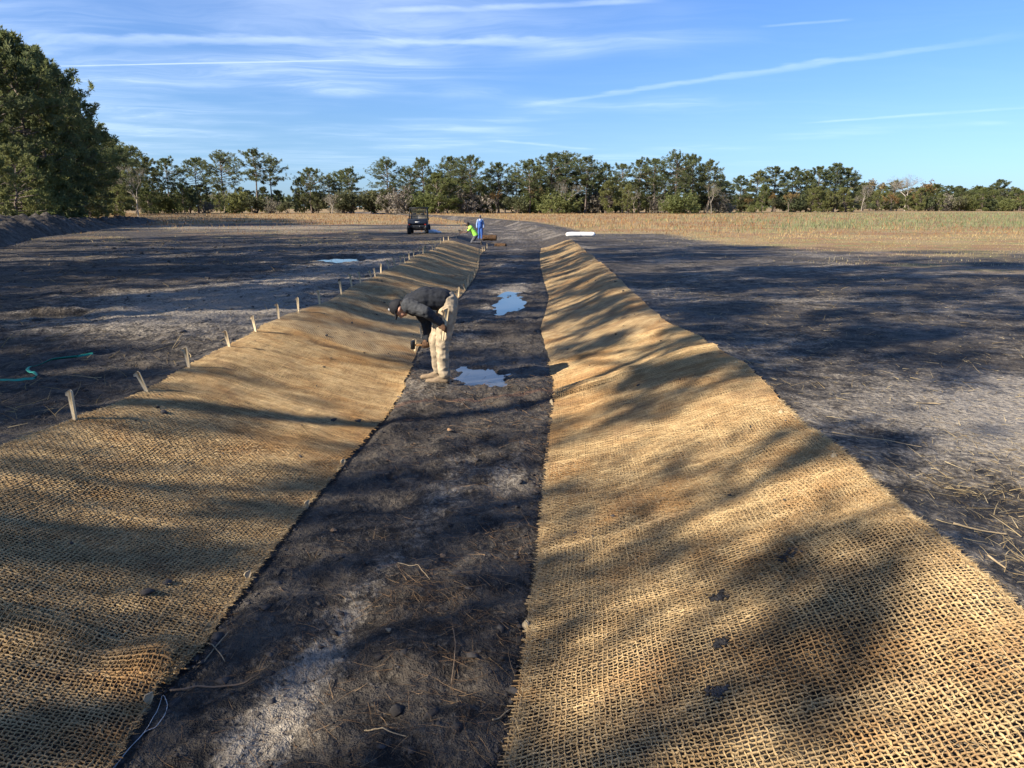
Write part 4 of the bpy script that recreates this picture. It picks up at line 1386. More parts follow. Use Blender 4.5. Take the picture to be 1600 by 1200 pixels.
def blob(name, parts, mat, parent, voxel=0.012, iters=4, fold=0.0, fscale=9.0, fstretch=(1, 1, 1)):
    """Fuse overlapping closed pieces into one continuous skin, then add cloth folds."""
    o = solid('tmp_blob', parts, None)
    r = o.modifiers.new('remesh', 'REMESH'); r.mode = 'VOXEL'; r.voxel_size = voxel; r.use_smooth_shade = True
    s = o.modifiers.new('smooth', 'SMOOTH'); s.factor = 0.5; s.iterations = iters
    dg = bpy.context.evaluated_depsgraph_get()
    dg.update()
    me = bpy.data.meshes.new_from_object(o.evaluated_get(dg))
    bpy.data.objects.remove(o, do_unlink=True)
    me.name = name
    if fold:
        n = len(me.vertices)
        co = np.empty(n * 3, np.float32); me.vertices.foreach_get('co', co); co = co.reshape(-1, 3)
        no = np.array([v.normal[:] for v in me.vertices])
        st = np.array(fstretch)
        dsp = np.array([mnoise.noise(Vector(p * st * fscale)) + 0.5 * mnoise.noise(Vector(p * st * fscale * 2.1)) for p in co])
        dsp = -np.abs(dsp) + 0.25
        co = co + no * (dsp * fold)[:, None]
        me.vertices.foreach_set('co', co.astype(np.float32).ravel())
        me.update()
    me.polygons.foreach_set('use_smooth', np.ones(len(me.polygons), dtype=bool))
    me.materials.clear(); me.materials.append(mat)
    return obj_from(me, name, parent)


# ------------------------------------------------------------------ wooden stakes
prof = np.array([(-0.010, -0.16), (0.008, -0.16), (0.022, 0.205), (0.006, 0.222), (-0.036, 0.204), (-0.038, 0.184), (-0.018, 0.176)])
m_ = len(prof)
sv = np.concatenate([np.stack([prof[:, 0], np.full(m_, -0.010), prof[:, 1]], 1), np.stack([prof[:, 0], np.full(m_, 0.010), prof[:, 1]], 1)])
sf = [np.array([list(range(m_))]), np.array([list(range(2 * m_ - 1, m_ - 1, -1))]), np.array([(i, i + m_, (i + 1) % m_ + m_, (i + 1) % m_) for i in range(m_)])[:, ::-1]]
STAKE = mesh_np('stake_mesh', sv, sf, M['wood'], None, False, link=False)


def stake(loc, h, lean, label, group, rz=0.0, sink=0.0):
    o = obj_from(STAKE, 'wooden_stake')
    o.location = (loc[0], loc[1], loc[2] - sink)
    o.rotation_euler = (lean[1], lean[0], rz)
    o.scale = (1, 1, h / 0.21) if not sink else (0.62, 0.62, 1.0)
    tag(o, label, 'stake', group)
    return o


UP = [((112, 617), (118, 663)), ((217, 584), (229, 616)), ((293, 549), (295, 580)), ((355, 522), (359, 547)), ((395, 500), (400, 524)), ((436, 480), (438, 502)),
      ((471, 469), (472, 490)), ((502, 459), (504, 479)), ((527, 444), (529, 462)), ((547, 434), (549, 452)), ((566, 428), (568, 444)), ((580.5, 424), (583.5, 436)),
      ((593.5, 421.5), (595, 433.5)), ((603.5, 416), (603.5, 429)), ((609, 410), (610.5, 423)), ((622, 407), (622.5, 419)), ((631, 402.5), (632.5, 414.5)), ((639, 400), (639.5, 412)),
      ((649.5, 400), (650, 409)), ((654.5, 397), (655, 406)), ((660.5, 393), (661, 402)), ((664, 391), (664, 400)), ((667, 391), (667, 398.5)), ((670.5, 390), (670.5, 398)),
      ((676.5, 384), (677, 392)), ((679, 381), (678.5, 390)), ((684.5, 375), (685, 383)), ((690, 374), (690, 380)), ((700, 371), (700, 377)), ((713, 367), (713, 372))]
for i, (t, b) in enumerate(UP):
    X, Y = unproject(b[0], b[1], 0.0)
    _, _, z = mat_point(-1, 0.985, Y)
    sc = Y / 1130.0
    h = max(0.15, (b[1] - t[1]) * sc * 1.02)
    stake((float(xLU(Y)) + 0.02, Y, float(z)), h, (math.atan2(t[0] - b[0], b[1] - t[1]), random.uniform(-0.1, 0.1)),
          'pale wooden stake on the outer edge of the left mat, %s from the front' % ORD[i], 'stakes along the outer edge of the left mat', random.uniform(-0.35, 0.35))
LO = [((653.5, 533), (652, 551)), ((663, 512), (663, 531)), ((717, 444.5), (722, 453)), ((716, 454.5), (716.4, 466)), ((722, 451), (721.7, 465)), ((729, 438.7), (729.5, 450)), ((733.5, 432.6), (733.5, 446)),
      ((738, 429), (738, 441)), ((743, 429), (742, 438)), ((746, 421), (745.5, 431)), ((748, 409), (748, 418)), ((749.4, 402), (749.4, 409)), ((749.6, 391), (749, 402)), ((752.7, 388), (752.7, 395)),
      ((755.4, 386), (755.4, 392)), ((760, 385), (760, 390)), ((764, 382), (764, 388))]
for i, (t, b) in enumerate(LO):
    X, Y = unproject(b[0], b[1], -DEPTH)
    s_ = 0.02
    X0, _, z = mat_point(-1, s_, Y)
    h = max(0.13, (b[1] - t[1]) * Y / 1130.0)
    stake((float(X0), Y, float(z)), h, (math.atan2(t[0] - b[0], b[1] - t[1]) * 0.7, random.uniform(-0.1, 0.1)),
          'wooden stake at the ditch edge of the left mat, %s beyond the bending worker\'s hammer' % ORD[i], 'stakes along the ditch edge of the left mat', random.uniform(-0.4, 0.4))
DR = [(-1, 0.03, (216, 1125)), (-1, 0.03, (380, 918)), (-1, 0.02, (473, 798)), (-1, 0.02, (531, 733))]
for i, (sd, s_, b) in enumerate(DR):
    X, Y = unproject(b[0], b[1], -DEPTH)
    X0, _, z = mat_point(sd, s_, Y)
    stake((float(X0), Y, float(z) + 0.045), 0.21, (0.5, -0.25), 'white stake head driven flush into the near left mat\'s ditch edge, %s from the front' % ORD[i], 'driven stake heads on the left mat', 0.6, 0.205)
for i, (b, s_, dzz) in enumerate([((836, 993), 0.015, -DEPTH), ((867, 632), 0.012, -DEPTH), ((1327, 733), 0.985, 0.0), ((1233, 657), 0.985, 0.0), ((1162, 577), 0.985, 0.0)]):
    X, Y = unproject(b[0], b[1], dzz)
    X0, _, z = mat_point(1, s_, Y)
    stake((float(X0), Y, float(z) + 0.035), 0.21, (-0.4, -0.2), 'white stake head driven into the %s edge of the right mat, %s from the front' % (('ditch', ORD[i]) if i < 2 else ('outer', ORD[i - 2])), 'driven stake heads on the right mat', -0.5, 0.205)

# ------------------------------------------------------------------ the bending worker
M['skin'] = simple_mat('skin', (0.50, 0.27, 0.18), 0.55, 0.08, 20, 0, 0.05)
M['skindark'] = simple_mat('dark_skin', (0.10, 0.055, 0.038), 0.5, 0.08, 20, 0, 0.05)
M['jacket'] = simple_mat('charcoal_jacket', (0.019, 0.021, 0.026), 0.85, 0.25, 30, 0, 0.4, 0.2, 0.004)
M['sleeve'] = simple_mat('grey_sleeve', (0.042, 0.044, 0.048), 0.85, 0.25, 30, 0, 0.4, 0.2, 0.004)
M['khaki'] = simple_mat('khaki_cloth', (0.37, 0.295, 0.20), 0.9, 0.3, 8, 0, 0.4, 0.15, 0.006)
M['boot'] = simple_mat('tan_boot', (0.20, 0.145, 0.09), 0.8, 0.25, 25, 0, 0.3)
M['sole'] = simple_mat('boot_sole', (0.12, 0.095, 0.07), 0.9, 0.3, 30)
M['glove'] = simple_mat('brown_glove', (0.105, 0.055, 0.028), 0.75, 0.35, 30, 0, 0.4)
M['cap'] = simple_mat('black_cap', (0.014, 0.014, 0.017), 0.8, 0.25, 40, 0, 0.3)
M['pale'] = simple_mat('pale_patch', (0.55, 0.56, 0.58), 0.7, 0.1, 20)
M['hair'] = simple_mat('dark_hair', (0.015, 0.012, 0.010), 0.7, 0.3, 60, 0, 0.4)
M['steel'] = simple_mat('black_steel', (0.025, 0.026, 0.028), 0.45, 0.3, 20, 0.6, 0.2)
M['handle'] = simple_mat('hammer_handle', (0.33, 0.17, 0.06), 0.6, 0.25, 14)

FX, FY = unproject(692, 601, -DEPTH)
fz = gz(FX, FY)
worker = empty('person', (FX, FY, fz))
worker.scale = (0.945,) * 3
tag(worker, 'worker in dark jacket, cap and khaki trousers bending over the left mat with a hammer', 'person')
nl = [(0.10, -0.085, 0.99), (0.015, -0.10, 0.53), (0.02, -0.10, 0.10)]
fl_ = [(0.08, 0.10, 0.99), (-0.095, 0.13, 0.54), (-0.075, 0.15, 0.10)]
sh_n, el_n, wr_n = (-0.385, -0.185, 1.045), (-0.165, -0.315, 0.985), (0.015, -0.225, 0.825)
sh_f, el_f, wr_f = (-0.365, 0.18, 1.01), (-0.225, 0.255, 0.765), (-0.205, 0.155, 0.545)
body = []
for l in (nl, fl_):
    body += [capsule(l[0], l[1], 0.07, 0.05), capsule(l[1], l[2], 0.05, 0.04), capsule(l[2], (l[2][0] - 0.12, l[2][1], 0.05), 0.035, 0.03)]
body += [capsule((0.08, 0, 1.03), (-0.2, 0, 1.09), 0.10, 0.10), capsule((-0.2, 0, 1.09), (-0.38, 0, 1.03), 0.10, 0.10), capsule((-0.38, 0, 1.03), (-0.50, 0, 1.005), 0.065, 0.06)]
for a, b, c in ((sh_n, el_n, wr_n), (sh_f, el_f, wr_f)):
    body += [capsule((-0.36, 0, 1.03), a, 0.08, 0.05), capsule(a, b, 0.05, 0.042), capsule(b, c, 0.042, 0.03)]
body += [uv_sphere((-0.545, 0, 0.985), (0.112, 0.078, 0.095)), uv_sphere((-0.492, 0, 0.925), (0.055, 0.058, 0.048)), capsule((-0.545, 0, 0.895), (-0.522, 0, 0.868), 0.012, 0.018),
         uv_sphere((-0.525, -0.08, 0.985), (0.02, 0.012, 0.032)), uv_sphere((-0.525, 0.08, 0.985), (0.02, 0.012, 0.032)), uv_sphere((-0.50, 0, 0.885), (0.012, 0.026, 0.014))]
# bare wrists run into gloved hands, so the body ends in palms
body += [capsule(wr_n, (0.05, -0.225, 0.775), 0.03, 0.03), capsule(wr_f, (-0.225, 0.145, 0.50), 0.03, 0.03)]
blob('body', body, M['skin'], worker, 0.010, 3)
for yy in (-0.034, 0.034):
    solid('eye', [uv_sphere((-0.578, yy, 0.902), (0.010, 0.012, 0.008), (0, 0, 0), 10, 6)], M['cap'], worker, smooth=True)
tr = []
for l in (nl, fl_):
    tr += [capsule(l[0], l[1], 0.128, 0.094), capsule(l[1], (l[2][0], l[2][1], 0.20), 0.088, 0.076), capsule((l[2][0], l[2][1], 0.20), (l[2][0] + 0.012, l[2][1], 0.15), 0.076, 0.078)]
tr += [uv_sphere((0.095, -0.07, 1.055), (0.125, 0.125, 0.140)), uv_sphere((0.095, 0.07, 1.055), (0.125, 0.125, 0.140)), capsule((0.06, -0.05, 1.08), (0.06, 0.05, 1.08), 0.12, 0.12)]
blob('trousers', tr, M['khaki'], worker, 0.010, 2, 0.020, 6.0, (1.2, 1.2, 1.6))
jk = [capsule((0.02, -0.075, 1.105), (-0.2, -0.08, 1.115), 0.135, 0.140), capsule((0.02, 0.075, 1.105), (-0.2, 0.08, 1.115), 0.135, 0.140), capsule((-0.2, -0.08, 1.115), (-0.37, -0.09, 1.04), 0.140, 0.125),
      capsule((-0.2, 0.08, 1.115), (-0.37, 0.09, 1.04), 0.140, 0.125), capsule((-0.2, 0, 1.12), (-0.38, 0, 1.06), 0.15, 0.12), capsule((-0.22, -0.02, 1.0), (-0.36, 0.02, 0.97), 0.10, 0.09),
      capsule((-0.40, 0, 1.04), (-0.475, 0, 1.015), 0.095, 0.082)]
blob('jacket', jk, M['jacket'], worker, 0.011, 3, 0.014, 8.0, (1.4, 1, 1))
blob('sleeve', [capsule((-0.36, -0.13, 1.05), sh_n, 0.10, 0.105), capsule(sh_n, el_n, 0.098, 0.075), capsule(el_n, wr_n, 0.076, 0.050)], M['sleeve'], worker, 0.010, 3, 0.016, 11.0)
blob('sleeve', [capsule((-0.34, 0.13, 1.03), sh_f, 0.10, 0.098), capsule(sh_f, el_f, 0.090, 0.070), capsule(el_f, wr_f, 0.072, 0.047)], M['jacket'], worker, 0.010, 3, 0.016, 11.0)
# cap: dome over the crown, brim down over the eyes
cv, cf_ = uv_sphere((0, 0, 0), (0.118, 0.090, 0.108), (0, 0, 0), 24, 16)
ax = np.array([-0.93, 0, 0.37])
dpt = cv @ ax
cv = np.where((dpt < -0.02)[:, None], cv - np.outer(dpt + 0.02, ax), cv)
capo = solid('cap', [(cv + np.array([-0.562, 0, 1.0]), cf_)], M['cap'], worker, smooth=True)
bx, by = np.meshgrid(np.linspace(0, 1, 7), np.linspace(-1, 1, 11), indexing='ij')
bz = 0.955 - 0.125 * bx * np.sqrt(np.clip(1 - 0.75 * by ** 2, 0, 1)); bxx = -0.612 + 0.022 * by ** 2 + 0.018 * bx
Vbm = np.concatenate([np.stack([bxx, by * 0.082, bz], -1).reshape(-1, 3), np.stack([bxx + 0.006, by * 0.082, bz], -1).reshape(-1, 3)])
q = np.array([(i * 11 + j, i * 11 + j + 1, (i + 1) * 11 + j + 1, (i + 1) * 11 + j) for i in range(6) for j in range(10)])
mesh_np('brim', Vbm, np.concatenate([q, q[:, ::-1] + 77]), M['cap'], capo, True)
solid('front_sheen', [uv_sphere((-0.662, 0, 0.972), (0.020, 0.045, 0.026))], M['pale'], capo, smooth=True)  # pale blob set in for the light shading on the cap's front
blob('hair', [uv_sphere((-0.50, 0, 1.045), (0.055, 0.078, 0.05)), uv_sphere((-0.47, 0, 1.03), (0.04, 0.065, 0.05))], M['hair'], worker, 0.010, 2)
for nm, (x0, y0) in (('boot', (0.02, -0.10)), ('boot', (-0.075, 0.15))):
    bt = blob('boot', [capsule((x0 + 0.03, y0, 0.10), (x0 + 0.035, y0, 0.16), 0.052, 0.055), capsule((x0 + 0.04, y0, 0.052), (x0 - 0.10, y0, 0.050), 0.045, 0.046),
                       capsule((x0 - 0.08, y0, 0.048), (x0 - 0.205, y0, 0.040), 0.046, 0.036), capsule((x0 + 0.01, y0, 0.10), (x0 - 0.09, y0, 0.062), 0.045, 0.036)], M['boot'], worker, 0.009, 3, 0.004, 20)
    a = np.linspace(0, 2 * np.pi, 24, endpoint=False)
    ox = np.where(np.cos(a) < 0, 0.17 * np.cos(a), 0.075 * np.cos(a)) + x0 - 0.02 - 0.04 * (np.cos(a) < 0); oy = y0 + 0.050 * np.sin(a)
    Vs = np.concatenate([np.stack([ox, oy, np.full(24, -0.012)], 1), np.stack([ox, oy, np.full(24, 0.018)], 1)])
    k = np.arange(24); k1 = (k + 1) % 24
    mesh_np('sole', Vs, [np.stack([k, k1, k1 + 24, k + 24], 1), np.array([list(range(23, -1, -1))]), np.array([list(range(24, 48))])], M['sole'], bt, False)


def glove_grip(centre, axis, r, side, parent):
    """Gloved hand closed round a bar: palm, four unequal fingers with two bends, thumb from the palm's side."""
    c = Vector(centre); ax = Vector(axis).normalized(); sd = Vector(side).normalized()
    up = ax.cross(sd).normalized()
    parts = []
    pc = c + sd * (r + 0.020)
    parts.append(uv_sphere(pc, (0.045, 0.026, 0.045), (0, 0, 0)))
    for k, ln in enumerate((0.92, 1.0, 0.97, 0.82)):
        o = (k - 1.5) * 0.021
        b0 = c + ax * o + sd * (r + 0.016) + up * 0.028
        b1 = c + ax * o + up * (r + 0.016) * ln - sd * 0.004
        b2 = c + ax * o - sd * (r + 0.012) * ln + up * 0.012
        b3 = c + ax * o - sd * (r + 0.004) * ln - up * 0.018
        parts += [capsule(b0, b1, 0.0125, 0.0115), capsule(b1, b2, 0.0115, 0.0105), capsule(b2, b3, 0.0105, 0.009)]
    t0 = c + ax * 0.040 + sd * (r + 0.018); t1 = c + ax * 0.052 - up * (r + 0.012) + sd * 0.012; t2 = c + ax * 0.040 - up * (r + 0.012) - sd * 0.022
    parts += [capsule(t0, t1, 0.015, 0.0125), capsule(t1, t2, 0.0125, 0.010)]
    return parts


hn = (0.055, -0.232, 0.765)
blob('glove', glove_grip(hn, (0.12, 0, 1), 0.026, (-0.35, -0.1, 0.3), worker) + [capsule(wr_n, (0.035, -0.24, 0.785), 0.042, 0.036)], M['glove'], worker, 0.006, 2)
hf = (-0.235, 0.14, 0.472)
blob('glove', glove_grip(hf, (1, 0, -0.04), 0.017, (0.1, 0.2, 1), worker) + [capsule(wr_f, (-0.225, 0.145, 0.512), 0.040, 0.034)], M['glove'], worker, 0.006, 2)

hm = empty('hand_sledge_hammer', (FX - 0.4 * 0.945, FY + 0.14 * 0.945, fz + 0.40 * 0.945))
tag(hm, 'short sledge hammer with black head and wooden handle in the bending worker\'s hand', 'hammer')
hm.scale = (0.945,) * 3
hv = tube_np(np.array([(0, 0, 0.022), (0, 0, 0.030), (0, 0, 0.122), (0, 0, 0.130)]), [0.026, 0.031, 0.031, 0.026], 8, True)
solid('head', [hv], M['steel'], hm)
solid('handle', [tube_np(np.array([(-0.01, 0, 0.076), (0.10, 0, 0.075), (0.25, 0, 0.068), (0.385, 0, 0.062)]), [0.014, 0.013, 0.016, 0.018], 8, True)], M['handle'], hm, smooth=True)
for i, dx in enumerate((0.0, 0.032)):
    o = obj_from(STAKE, 'wooden_stake')
    o.location = (FX + (0.040 + dx) * 0.945, FY + (-0.236 - 0.008 * i) * 0.945, fz + (0.775 + 0.012 * i) * 0.945)
    o.rotation_euler = (0.03, 0.10, 0.25)
    o.scale = (1, 1, 1.0)
    tag(o, 'unused wooden stake in the bending worker\'s gloved fist, %s' % ('front one of the two' if i == 0 else 'rear one of the two'), 'stake', 'stakes held by the bending worker')

# ------------------------------------------------------------------ far workers
M['lime'] = simple_mat('lime_shirt', (0.36, 0.80, 0.10), 0.8, 0.1, 15, 0, 0.3)
M['greywork'] = simple_mat('grey_work_trousers', (0.085, 0.085, 0.095), 0.9, 0.25, 15, 0, 0.3)
M['denim'] = simple_mat('blue_overalls', (0.045, 0.115, 0.36), 0.85, 0.15, 15, 0, 0.3)
M['paleblue'] = simple_mat('pale_blue_shirt', (0.24, 0.33, 0.50), 0.85, 0.12, 15, 0, 0.3)
M['white'] = simple_mat('white_cloth', (0.75, 0.75, 0.74), 0.7, 0.06, 15, 0, 0.2)

GX_, GY_ = unproject(742, 383, -0.25)
Zg = float(mat_point(-1, 0.55, GY_)[2])
g = empty('person', (GX_, GY_, Zg))
tag(g, 'worker in a lime-green shirt kneeling at the far end of the left mat', 'person')
hip, sho, knee, foot = (0.05, 0, 0.48), (-0.24, 0, 0.93), (-0.17, 0.0, 0.10), (0.34, 0.0, 0.08)
bd = [capsule(hip, sho, 0.13, 0.13), capsule(sho, (-0.36, 0, 1.06), 0.06, 0.055), uv_sphere((-0.43, 0, 1.14), (0.095, 0.078, 0.115), (0, -0.4, 0)), capsule((-0.51, 0, 1.12), (-0.525, 0, 1.10), 0.015, 0.018)]
for sg in (-1, 1):
    bd += [capsule((hip[0], sg * 0.09, hip[2]), (knee[0], sg * 0.13, knee[2]), 0.085, 0.06), capsule((knee[0], sg * 0.13, knee[2]), (foot[0], sg * 0.13, foot[2]), 0.06, 0.045)]
    hnd = (-0.80, sg * 0.08, 0.66 + 0.03 * sg)
    elb = (-0.46, sg * 0.24, 0.68)
    bd += [capsule((sho[0], sg * 0.18, sho[2]), elb, 0.055, 0.045), capsule(elb, hnd, 0.045, 0.032), capsule(hnd, (hnd[0] - 0.07, hnd[1], hnd[2] - 0.01), 0.034, 0.026)]
    for k in range(4):
        bd.append(capsule((hnd[0] - 0.07, hnd[1] + (k - 1.5) * 0.02, hnd[2] - 0.01), (hnd[0] - 0.13, hnd[1] + (k - 1.5) * 0.02, hnd[2] - 0.04), 0.011, 0.009))
    bd.append(capsule((hnd[0] - 0.03, hnd[1] - sg * 0.03, hnd[2]), (hnd[0] - 0.09, hnd[1] - sg * 0.045, hnd[2] - 0.02), 0.013, 0.010))
blob('body', bd, M['skindark'], g, 0.014, 2)
sh_ = [capsule((0.06, 0.05, 0.52), (-0.24, 0.08, 0.93), 0.155, 0.14), capsule((0.06, -0.05, 0.52), (-0.24, -0.08, 0.93), 0.155, 0.14)]
for sg in (-1, 1):
    sh_.append(capsule((sho[0] + 0.02, sg * 0.15, sho[2]), (-0.36, sg * 0.215, 0.79), 0.085, 0.072))
blob('shirt', sh_, M['lime'], g, 0.016, 3, 0.012, 8)
tr = []
for sg in (-1, 1):
    tr += [capsule((hip[0] + 0.03, sg * 0.08, hip[2]), (knee[0], sg * 0.13, knee[2] + 0.01), 0.125, 0.085), capsule((knee[0], sg * 0.13, knee[2]), (foot[0] - 0.04, sg * 0.13, foot[2]), 0.085, 0.065)]
blob('trousers', tr, M['greywork'], g, 0.016, 3, 0.012, 8)
for sg in (-1, 1):
    blob('boot', [capsule((foot[0] - 0.04, sg * 0.13, 0.08), (foot[0] + 0.02, sg * 0.13, 0.06), 0.05, 0.05), capsule((foot[0] + 0.02, sg * 0.13, 0.12), (foot[0] + 0.05, sg * 0.13, -0.02), 0.045, 0.04)], M['sole'], g, 0.014, 2)
blob('hair', [uv_sphere((-0.405, 0, 1.175), (0.105, 0.088, 0.10)), uv_sphere((-0.49, 0, 1.07), (0.045, 0.055, 0.045))], M['hair'], g, 0.014, 2)
o = solid('wooden_mallet', [rod((0, 0, 0), (0.02, 0, 0.26), 0.014), tube_np(np.array([(-0.05, 0, 0.27), (0.09, 0, 0.26)]), [0.035, 0.035], 8, True)], M['steel'])
o.location = (GX_ - 0.93, GY_ + 0.06, Zg + 0.50)
tag(o, 'small dark hammer in the hands of the kneeling lime-green worker', 'hammer')

BX_, BY_ = unproject(750.5, 369, -0.12)
bz_ = gz(BX_, BY_)
b = empty('person', (BX_, BY_, bz_))
tag(b, 'man in blue overalls and pale blue shirt standing behind the kneeling worker', 'person')
bd = [capsule((0, 0, 0.95), (0, 0, 1.42), 0.14, 0.13), capsule((0, 0, 1.42), (0, -0.01, 1.57), 0.06, 0.055), uv_sphere((0, -0.02, 1.66), (0.078, 0.095, 0.115)), capsule((0, -0.11, 1.66), (0, -0.12, 1.63), 0.012, 0.018)]
for sg in (-1, 1):
    bd += [capsule((sg * 0.09, 0, 0.95), (sg * 0.10, -0.01 * sg, 0.50), 0.085, 0.06), capsule((sg * 0.10, 0, 0.50), (sg * 0.11, 0.02, 0.09), 0.06, 0.04), capsule((sg * 0.11, 0.02, 0.07), (sg * 0.12, -0.14, 0.04), 0.04, 0.035)]
    bd += [capsule((sg * 0.19, 0, 1.40), (sg * 0.25, 0.02, 1.12), 0.055, 0.045), capsule((sg * 0.25, 0.02, 1.12), (sg * 0.25, -0.05, 0.88), 0.045, 0.032), capsule((sg * 0.25, -0.05, 0.88), (sg * 0.25, -0.06, 0.80), 0.034, 0.028)]
    for k in range(4):
        bd.append(capsule((sg * 0.25, -0.09 + k * 0.02, 0.80), (sg * 0.245, -0.085 + k * 0.018, 0.73 + 0.01 * (k % 2)), 0.011, 0.009))
    bd.append(capsule((sg * 0.245, -0.09, 0.85), (sg * 0.23, -0.12, 0.79), 0.013, 0.010))
blob('body', bd, M['skindark'], b, 0.014, 2)
ov = [capsule((0, 0, 0.95), (0, -0.005, 1.30), 0.165, 0.160)]
for sg in (-1, 1):
    ov += [capsule((sg * 0.085, 0, 0.95), (sg * 0.10, -0.01 * sg, 0.50), 0.115, 0.090), capsule((sg * 0.10, 0, 0.50), (sg * 0.11, 0.02, 0.12), 0.090, 0.080),
           pipe([(sg * 0.10, -0.15, 1.32), (sg * 0.10, -0.10, 1.48), (sg * 0.09, 0.05, 1.50), (sg * 0.08, 0.14, 1.36)], 0.026)]
blob('overalls', ov, M['denim'], b, 0.016, 3, 0.010, 8)
st = [capsule((0, 0.0, 1.20), (0, 0, 1.40), 0.155, 0.15)]
for sg in (-1, 1):
    st += [capsule((sg * 0.17, 0, 1.41), (sg * 0.25, 0.02, 1.12), 0.080, 0.066), capsule((sg * 0.25, 0.02, 1.12), (sg * 0.25, -0.05, 0.90), 0.066, 0.052)]
blob('shirt', st, M['paleblue'], b, 0.016, 3, 0.010, 8)
blob('undershirt', [uv_sphere((0, -0.115, 1.46), (0.055, 0.04, 0.06))], M['white'], b, 0.014, 1)
for sg in (-1, 1):
    blob('boot', [capsule((sg * 0.11, 0.03, 0.05), (sg * 0.12, -0.15, 0.04), 0.05, 0.042), capsule((sg * 0.11, 0.03, 0.05), (sg * 0.11, 0.02, 0.14), 0.05, 0.05)], M['sole'], b, 0.014, 2)
blob('cap', [uv_sphere((0, -0.005, 1.715), (0.095, 0.11, 0.075)), capsule((0, -0.10, 1.70), (0, -0.16, 1.69), 0.04, 0.03)], M['greywork'], b, 0.014, 2)

# ------------------------------------------------------------------ utility vehicle seen from behind
M['blackplastic'] = simple_mat('black_plastic', (0.016, 0.018, 0.022), 0.55, 0.3, 6, 0, 0.1, 0.4)
M['bluebody'] = simple_mat('dark_navy_body', (0.014, 0.020, 0.035), 0.35, 0.2, 4, 0, 0.05, 0.5)
M['tyre'] = simple_mat('tyre_rubber', (0.022, 0.021, 0.020), 0.9, 0.4, 12, 0, 0.5)
M['rim'] = simple_mat('wheel_rim', (0.12, 0.12, 0.125), 0.45, 0.2, 12, 0.7)
M['seat'] = simple_mat('seat_vinyl', (0.17, 0.15, 0.12), 0.6, 0.2, 10)
M['taillight'] = simple_mat('tail_light', (0.35, 0.03, 0.02), 0.25, 0.1, 10)
M['plate'] = simple_mat('white_badge', (0.70, 0.70, 0.68), 0.5, 0.05, 10)
m, N = new_mat('windshield')
gl = N.n('ShaderNodeBsdfGlass', inp={'Color': (0.92, 0.95, 0.95, 1), 'Roughness': 0.02, 'IOR': 1.1})
tp_ = N.n('ShaderNodeBsdfTransparent', inp={'Color': (0.88, 0.92, 0.92, 1)})
out(N, N.n('ShaderNodeMixShader', inp={0: 0.15, 1: tp_.outputs[0], 2: gl.outputs[0]}))
M['glass'] = m

UX, UY = unproject(652.5, 366, 0.0)
utv = empty('utility_vehicle', (UX, UY, gz(UX, UY + 1.0) - 0.02), R(2))
tag(utv, 'dark open utility vehicle with roll cage parked with its rear towards us', 'utility vehicle')


def wheel(x, y, front=False):
    a = np.linspace(0, 2 * np.pi, 28, endpoint=False)
    pr = [(-0.13, 0.17), (-0.135, 0.27), (-0.10, 0.325), (0.0, 0.335), (0.10, 0.325), (0.135, 0.27), (0.13, 0.17)]
    V = np.array([(x + px_, y + r_ * math.cos(t), 0.335 + r_ * math.sin(t)) for px_, r_ in pr for t in a])
    nA = len(a)
    Fq = np.array([(i * nA + j, i * nA + (j + 1) % nA, (i + 1) * nA + (j + 1) % nA, (i + 1) * nA + j) for i in range(len(pr) - 1) for j in range(nA)])
    lugs = [box((x + 0.055 * (-1) ** k, y + 0.335 * math.cos(t), 0.335 + 0.335 * math.sin(t)), (0.12, 0.035, 0.035), (-0.0, 0, 0)) for k, t in enumerate(np.linspace(0, 2 * np.pi, 22, endpoint=False))]
    w_ = solid('wheel', [(V, Fq)] + lugs, M['tyre'], utv)
    solid('rim', [tube_np(np.array([(x - 0.09, y, 0.335), (x + 0.09, y, 0.335)]), [0.175, 0.175], 16, True), tube_np(np.array([(x - 0.11, y, 0.335), (x + 0.11, y, 0.335)]), [0.05, 0.05], 10, True)], M['rim'], w_)


for sx in (-1, 1):
    wheel(sx * 0.66, 0.42); wheel(sx * 0.66, 2.38)
cb = solid('cargo_bed', [box((0, 0.55, 0.80), (1.42, 1.08, 0.05)), box((-0.70, 0.55, 0.97), (0.05, 1.08, 0.34)), box((0.70, 0.55, 0.97), (0.05, 1.08, 0.34)), box((0, 1.08, 0.97), (1.42, 0.05, 0.34)),
                         box((-0.70, 0.55, 1.15), (0.075, 1.10, 0.035)), box((0.70, 0.55, 1.15), (0.075, 1.10, 0.035))], M['blackplastic'], utv, 0.012)
tg = solid('tailgate', [box((0, 0.0, 0.955), (1.40, 0.05, 0.36)), box((0, -0.028, 1.06), (1.20, 0.02, 0.05)), box((0, -0.028, 0.84), (1.20, 0.02, 0.05))], M['bluebody'], utv, 0.012)
solid('badge', [box((0.02, -0.034, 0.905), (0.36, 0.012, 0.045))], M['plate'], tg)
solid('latch_handle', [box((0, -0.045, 0.99), (0.16, 0.03, 0.04))], M['steel'], tg, 0.006)
for sx in (-1, 1):
    tl_ = solid('tail_light', [box((sx * 0.60, -0.03, 0.72), (0.11, 0.03, 0.07))], M['taillight'], utv, 0.008)
    solid('fender', [tube_np(np.array([(sx * 0.64, 0.42 + 0.42 * math.cos(t), 0.36 + 0.42 * math.sin(t)) for t in np.linspace(0.15, math.pi - 0.15, 10)]), [0.10] * 10, 4, True)], M['blackplastic'], utv)
